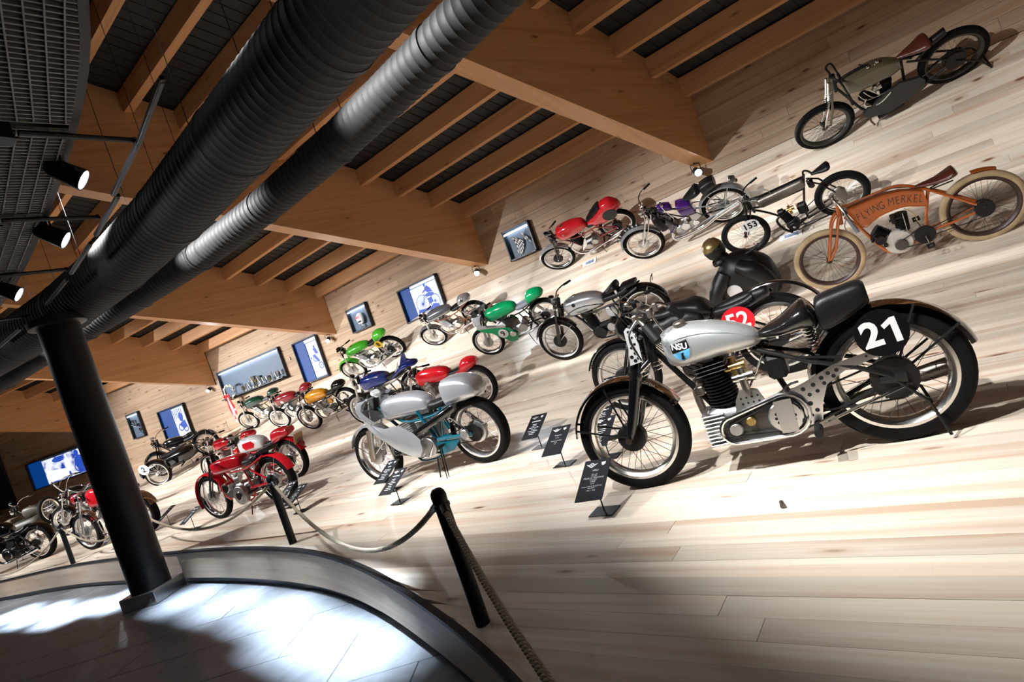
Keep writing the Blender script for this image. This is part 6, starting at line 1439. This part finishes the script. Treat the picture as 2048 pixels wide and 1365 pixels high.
B = race('red solo-seat racing motorcycle parked just behind the silver DUCATI', -6.94, 6.69, -6, 1.0, 1.36, .64, RED, hump=None, engine='four', tkl=1.12, tkx=.02, tkz=-.04, seatz=-.04, headz=.9, frame=RED)
B.loft('tail_hump', [(-.30, 0, .585, .09, .03), (-.50, 0, .60, .11, .035), (-.58, 0, .67, .12, .10), (-.68, 0, .70, .13, .10), (-.78, 0, .70, .12, .07), (-.84, 0, .70, .05, .02)], RED, 18, 4)
B = race('royal blue racing motorcycle with a finned blue tail', -9.15, 7.45, -10, 1.08, 1.36, .64, BLU, hump=None, engine='four', tkl=1.05, tkx=.02, tkz=.0, headz=.92, rim=M_ALU, seatz=.02)
B.loft('tail_seat', [(-.28, 0, .66, .08, .03), (-.45, 0, .69, .11, .04), (-.6, 0, .75, .12, .06), (-.75, 0, .77, .13, .06), (-.9, 0, .75, .10, .04), (-.95, 0, .74, .02, .01)], BLU, 18, 4)
mb = MB(); mb.plate([(-.56, .76), (-.74, .95), (-.80, .97), (-.78, .86), (-.93, .76)], -.02, .02); B.part('tail_fin', mb, BLU); mb = MB(); mb.plate([(-.5, .74), (-.58, .80), (-.68, .90), (-.62, .77)], .105, .11); B.part('white_flash', mb, WHT)
B.roundel(.52, .80, .0, .1, .11, mat('grey_number_board', (.3, .31, .32), .5), yaw=-1.1)
B = race('amber yellow racing motorcycle with black seat hump', -12.09, 8.06, -12, 1.0, 1.33, .64, YEL, hump=M_GLOSS, engine='single', tkl=1.1, rim=M_POL, ff=None, frame=M_GLOSS)
mb = MB(); mb.loft([(-.24, .1, .52, .02, .04), (-.28, .1, .52, .03, .07), (-.36, .1, .50, .02, .05)], 14, 3); B.part('side_cover', mb, YEL)
B = race('dark red racing motorcycle with white number 6 plate', -14.58, 8.85, -14, 1.0, 1.32, .62, DKRED, hump=DKRED, engine='single', tkl=1.12)
B.decal(circ(.12, .70, .045), WHT, B.tsec, B.tank, 'tank_disc'); B.roundel(-.02, .47, .16, .10, .12, M_BLACK, '6', .17, M_WHITE, bold=.005)
B = race('dark green racing motorcycle nearest the laurel wreath', -16.96, 9.56, -14, 1.0, 1.32, .62, DKG, hump=DKG, engine='single', tkl=1.08, seat=mat('grey_seat', (.12, .13, .15)), tkz=.02, ff=None)

# road and tourist machines of the far rows
B = race('red and white motorcycle with red tail box and number plate', -9.61, 4.86, -10, 1.0, 1.38, .64, WHT, engine='four', frame=RED, rf=RED, tkz=.0, seatz=-.02, bars=(.28, .03, .14), rim=M_POL, lamp=True)
B.decal([(.12, .80), (-.08, .80), (-.14, .74), (-.1, .68), (.1, .68), (.14, .74)], RED, B.tsec, B.tank, 'red_panel')
B.loft('tail_box', [(-.52, 0, .68, .10, .03, 3), (-.56, 0, .74, .12, .09, 3), (-.72, 0, .76, .12, .09, 3), (-.84, 0, .75, .10, .06, 3), (-.90, 0, .77, .09, .05, 3)], RED, 18, 4)
mb = MB(); mb.rbox((-1.0, 0, .60), (.012, .18, .16), .003, Matrix.Rotation(-.35, 3, 'Y')); o = B.part('licence_plate', mb, mat('tan_plate', (.42, .26, .13), .5)); 
for k_, tx in enumerate(('NU', '1252')): text_obj('plate_text', tx, .06, M_BLACK, o, Matrix.Translation((-1.012, 0, .63-.06*k_)) @ Matrix.Rotation(-.35, 4, 'Y') @ Matrix(((0, 0, -1, 0), (-1, 0, 0, 0), (0, 1, 0, 0), (0, 0, 0, 1))))
mb = MB(); mb.lathe([(.03, 0), (.045, .03), (.045, .06), (0, .065)], (-.98, 0, .5), (-1, 0, 0), 14); B.part('tail_lamp', mb, DKRED)
B = race('red motorcycle with chromed clocks behind the red and white one', -13.89, 6.34, -14, 1.0, 1.38, .64, RED, engine='four', frame=RED, hump=RED, bars=(.3, .05, .14), lamp=True)
mb = MB(); mb.loft([(-.14, .0, .5, .02, .06), (-.18, 0, .5, .1, .1), (-.3, 0, .5, .08, .08)], 14, 3); B.part('side_cover', mb, RED)
def bike_guzzi():
    B = race('red flat-tank motorcycle with big flywheel behind the rope post', -8.27, 3.83, -9.1, .99, 1.42, .66, RED, frame=RED, engine='flat', fork='girder', ff=None, rf=RED, bars=(.3, .02, .16), flat=True, tkz=.01, tkl=1.2, tkx=.06, headz=.9, shocks=False, rim=M_CHROME, exh='off')
    B.loft('saddle', [(-.28, 0, .68, .04, .02), (-.36, 0, .69, .08, .03), (-.5, 0, .71, .12, .04), (-.58, 0, .72, .1, .03)], M_LEATH, 16, 4); B.loft('pillion_pad', [(-.6, 0, .73, .08, .03, 4), (-.7, 0, .75, .09, .03, 4), (-.85, 0, .76, .08, .03, 4)], M_LEATH, 16, 3); B.tube('front_frame_guard', [(.4, .06, .5), (.36, .07, .35), (.25, .08, .25)], .02, RED, 8, 3)
    B.disc('oil_filter', .17, .43, .06, .16, .07, M_CHROME); B.fender('front_fender', B.xf, .33, .36, .12, -20, 165, RED)
bike_guzzi()
B = race('large red road motorcycle with ribbed twin engine beside the column', -12.19, 3.37, -16, 1.0, 1.5, .68, RED, engine='vee', em=M_CHROME, frame=M_GLOSS, ff=M_CHROME, rf=M_CHROME, hump=None, bars=(.34, .12, .2), lamp=True, tkz=.10, tkh=1.3, headz=1.0, seatz=.1, tw=.11)
mb = MB(); mb.plate([(-.2, .62), (-.42, .62), (-.42, .48), (-.22, .46)], .12, .14); B.part('side_panel', mb, SIL); mb = MB(); mb.loft([(-.3, 0, .76, .1, .04), (-.5, 0, .78, .13, .06), (-.75, 0, .80, .13, .06), (-.85, 0, .8, .08, .03)], 16, 3); B.part('double_seat', mb, M_LEATH); mb = MB(); mb.ball((-.62, .2, .62), .03, 12); B.part('indicator', mb, mat('amber_lens', (.8, .25, .02), .2))
B = race('dark red motorcycle with tall handlebars and chrome clocks', -18.04, 4.82, -20, 1.0, 1.45, .70, DKRED, engine='vee', em=M_CHROME, ff=M_GLOSS, rf=M_GLOSS, bars=(.38, .32, .2), lamp=True, tw=.11, headz=.98)
B = race('old black motorcycle with wide handlebars half hidden by the column', -23.3, 7.3, -20, 1.0, 1.4, .68, M_GLOSS, engine='old', fork='girder', ff=M_GLOSS, rf=M_GLOSS, bars=(.36, .18, .3), tkh=.8, shocks=False, headz=.98)
B = race('dark motorcycle with finned twin engine at the hall end', -17.19, 2.94, -20, 1.0, 1.45, .70, M_GLOSS, engine='vee', em=M_IRON, ff=M_GLOSS, rf=M_GLOSS, bars=(.34, .1, .2), tkz=.08, tkh=1.2, tw=.11, headz=.98)
mb = MB(); mb.tube([(x, side_y(B.tsec, x, .86), .86) for x in (.2, .1, 0, -.1)], .012, 8, 3); B.part('chrome_strip', mb, M_CHROME, B.tank)

# black racer 52 behind the silver one
def bike_52():
    B = race('black racing motorcycle with red number 52 disc', -2.08, 4.97, -6.4, .97, 1.40, .68, M_GLOSS, engine='old', em=M_IRON, fork='girder', ff=M_GLOSS, rf=None, bars=(.3, .04, .16), shocks=False, exh='off', seatz=.0, tkz=-.02, headz=.95, tkh=.9)
    B.fender('rear_fender', B.xr-.02, .36, .42, .11, 35, 150, M_GLOSS, drop=.012); B.roundel(-.46, .56, .15, .135, .125, paint('signal_red', (.66, .015, .025)), '52', .19, M_WHITE, bold=.004, tilt=.0)
    mb = MB(); mb.loft([(-.26, 0, .655, .05, .03), (-.30, 0, .665, .07, .06), (-.45, 0, .685, .075, .07), (-.6, 0, .70, .075, .07), (-.72, 0, .715, .07, .05), (-.74, 0, .715, .04, .02)], 18, 4); B.part('seat_roll', mb, M_LEATH)
    g = empty('leather_trousers'); g.matrix_world = B.root.matrix_world.copy(); tag(g, 'black leather riding trousers draped over the number 52 tank', 'trousers')
    mb = MB(); mb.loft([(.26, 0, .78, .05, .03), (.2, 0, .80, .15, .055, 2.6), (.05, 0, .80, .175, .065, 2.4), (-.12, 0, .785, .17, .07, 2.4), (-.22, 0, .74, .15, .07), (-.27, 0, .69, .12, .04)], 20, 5)
    rr = random.Random(3); mb.v = [(x+rr.uniform(-.004, .004), y+.008*math.sin(30*x+8*y), z+.01*math.sin(24*x+14*y)) for x, y, z in mb.v]; mb.obj('body', M_LEATH, g, ang=80)
    for sg in (1, -1):
        mb = MB(); mb.loft([(.24, sg*.15, .70, .03, .05), (.12, sg*.17, .68, .04, .09), (-.05, sg*.17, .68, .045, .10), (-.2, sg*.15, .66, .04, .07)], 14, 4); mb.v = [(x, y, z+.008*math.sin(40*x)) for x, y, z in mb.v]; mb.obj('trouser_leg', M_LEATH, g, ang=80)
bike_52()

# black outfit with sidecar wheel 2, and the khaki outfit at the hall end
def sidecar(label, s, y, psi, k, col, num, khaki=False):
    B = race(label, s, y, psi, k, 1.5, .70, col, engine='old' if not khaki else 'flat', fork='girder', ff=col, rf=col, bars=(.36, .14, .26), shocks=False, headz=.98, lamp=True, frame=col, exh='off', tw=.1)
    B.loft('saddle', [(-.28, 0, .74, .05, .02), (-.4, 0, .76, .12, .05), (-.5, 0, .77, .1, .04)], M_LEATH, 16, 4)
    T = B.wheel(True, x=.15, tw=.09, y=1.05); T.name = 'sidecar_wheel'; B.fender('sidecar_fender', .15, .35, .385, .15, 5, 175, col).location = (0, 1.05, 0)
    mb = MB(); mb.loft([(.95, .55, .38, .06, .05), (.8, .55, .40, .2, .13, 3), (.4, .55, .42, .26, .18, 3), (-.2, .55, .44, .27, .2, 3), (-.6, .55, .45, .24, .18, 3), (-.75, .55, .45, .1, .08)], 20, 4); B.part('sidecar_body', mb, col)
    mb = MB(); mb.loft([(.1, .55, .62, .12, .02), (-.05, .55, .62, .19, .03), (-.4, .55, .64, .19, .03), (-.5, .55, .64, .12, .02)], 16, 3); B.part('sidecar_seat', mb, M_LEATH)
    for x in (.35, -.35): B.tube('sidecar_strut', [(x, .08, .3), (x-.05, .9, .25)], .018, M_IRON, 8)
    if num: B.roundel(.36, .60, 1.13, .14, .14, CLR, num, .2, M_BLACK, bold=.004)
    if khaki:
        T2 = B.wheel(True, x=-.85, tw=.1, y=.55); T2.name = 'spare_wheel'; T2.location = (-.85, .55, .62); T2.rotation_euler = (0, 0, PI/2)
        mb = MB(); mb.rbox((.2, .55, .68), (.3, .36, .14), .03); B.part('canvas_pack', mb, mat('canvas', (.16, .12, .07), .8))
    return B
sidecar('black motorcycle and sidecar with white number 2 disc', -20.3, 8.85, -20, 1.12, M_GLOSS, '2')
sidecar('dull khaki motorcycle outfit with sidecar at the hall end', -22.4, 5.6, -18, 1.0, mat('khaki_paint', (.07, .06, .04), .5), None, True)

# ------------------------------------------------------------------ leather jacket figure with a gold helmet on the bank
def jacket():
    o, t, wv, n = fframe(-2.35, 7.75); g = empty('leather_jacket'); g.matrix_world = frame_mat(o+n*.002, -t, n.cross(-t), n); tag(g, 'black leather racing jacket propped on the bank below a gold helmet', 'jacket')
    def crease(mb): mb.v = [(x, y+.012*math.sin(17*z+9*x), z+.01*math.sin(21*x+11*y)) for x, y, z in mb.v]; return mb
    mb = MB(); mb.loft([(.42, 0, .12, .06, .11), (.36, 0, .17, .13, .17), (.22, 0, .28, .19, .27), (.04, 0, .36, .21, .33), (-.12, 0, .37, .21, .33), (-.3, 0, .33, .19, .29), (-.4, 0, .28, .12, .2), (-.43, 0, .26, .04, .08)], 24, 5); crease(mb).obj('body', M_LEATH, g, ang=80)
    mb = MB(); mb.tube([(-.1, .16, .58), (-.26, .22, .48), (-.36, .2, .28), (-.3, .26, .12)], [.09, .1, .09, .06], 14, 5); crease(mb).obj('sleeve', M_LEATH, g, ang=80)
    mb = MB(); mb.tube([(.1, .16, .55), (.26, .24, .36), (.36, .24, .15), (.44, .2, .06)], [.09, .09, .08, .06], 14, 5); crease(mb).obj('sleeve', M_LEATH, g, ang=80)
    mb = MB(); mb.lathe([(.10, 0), (.105, .03), (.09, .06), (.085, .05)], (.12, 0, .64), (.2, 0, 1), 20); mb.obj('collar', M_LEATH, g)
    mb = MB(); mb.tube([(-.22, .1, .68), (-.34, .12, .72), (-.40, .12, .76)], [.02, .016, .012], 8, 3); mb.obj('strap', M_LEATH, g)
    mb = MB(); mb.lathe([(0, .216), (.09, .214), (.09, .208), (0, .208)], (.06, 0, .3), (0, 1, 0), 20); mb.obj('white_patch', WHT, g)
    h = empty('helmet'); h.matrix_world = frame_mat(o+n*.86-t*.14, -t, n.cross(-t), n) @ Matrix.Rotation(.25, 4, 'Y'); tag(h, 'gold domed helmet with black leather sides above the leather jacket', 'helmet')
    mb = MB(); mb.lathe([(0, .12), (.05, .115), (.095, .085), (.122, .03), (.127, -.015), (.124, -.02)], (0, 0, 0), (0, 0, 1), 28); mb.obj('dome', mat('old_gold_shell', (.38, .27, .12), .28, .7), h)
    mb = MB(); mb.lathe([(.124, -.015), (.13, -.02), (.12, -.09), (.09, -.14), (.08, -.14)], (0, 0, 0), (0, 0, 1), 28); mb.obj('ear_flap', M_LEATH, h)
    mb = MB(); mb.lathe([(.126, -.02), (.131, -.02), (.131, 0), (.126, 0)], (0, 0, 0), (0, 0, 1), 28, close=True); mb.obj('rim_band', M_GLOSS, h)
    mb = MB(); mb.cyl((0, 0, -.05), (-.03, 0, -.22), .06, .075, n=16); mb.obj('neck_stand', M_IRON, h)
jacket()

# ================================================================== LIGHTS of the lamps built above, plus added strip lights over the walkway
BX = [-12.8, -11.6, -10.4, -9.5, -7.6, -6.5, -5.4, -4.5, -3.7]
for x in BX:
    l = bpy.data.lights.new('added_edge_light', 'AREA'); l.shape = 'RECTANGLE'; l.size = .84; l.size_y = .02; l.energy = 13 if x < -9 else 6; l.spread = math.radians(15); l.color = (.72, .85, 1.)  # added strip light for the bright walkway band, no known lamp
    o = bpy.data.objects.new('added_edge_light', l); COL.objects.link(o); y = gal(x)+(.05 if x < -10 else .37 if x < -5 else .33); sl = (gal(x+.1)-gal(x-.1))/.2
    tx = Vector((1, sl, 0)).normalized(); out = Vector((-tx.y, tx.x, 0)); nd = (Vector((0, 0, 1))-out*(.06 if x < -5 else .03)).normalized(); M = frame_mat((x, y, GZ-.1), tx, nd.cross(tx), nd); o.matrix_world = M
    g = empty('added_light_bar'); g.matrix_world = M @ Matrix.Translation((0, 0, .006)); tag(g, 'slim black light bar added under the gallery brackets to brighten the walkway', 'lamp', 'added light bars along the gallery brackets')  # made-up dark fitting that houses the added strip light
    m = MB(); m.rbox((0, 0, .02), (.9, .03, .03), .004); m.obj('housing', M_BLACK, g); m = MB(); m.box((0, 0, .002), (.84, .022, .004)); m.obj('louvre', mat('bar_louvre', (.02, .02, .022), .5), g)
build_lights()
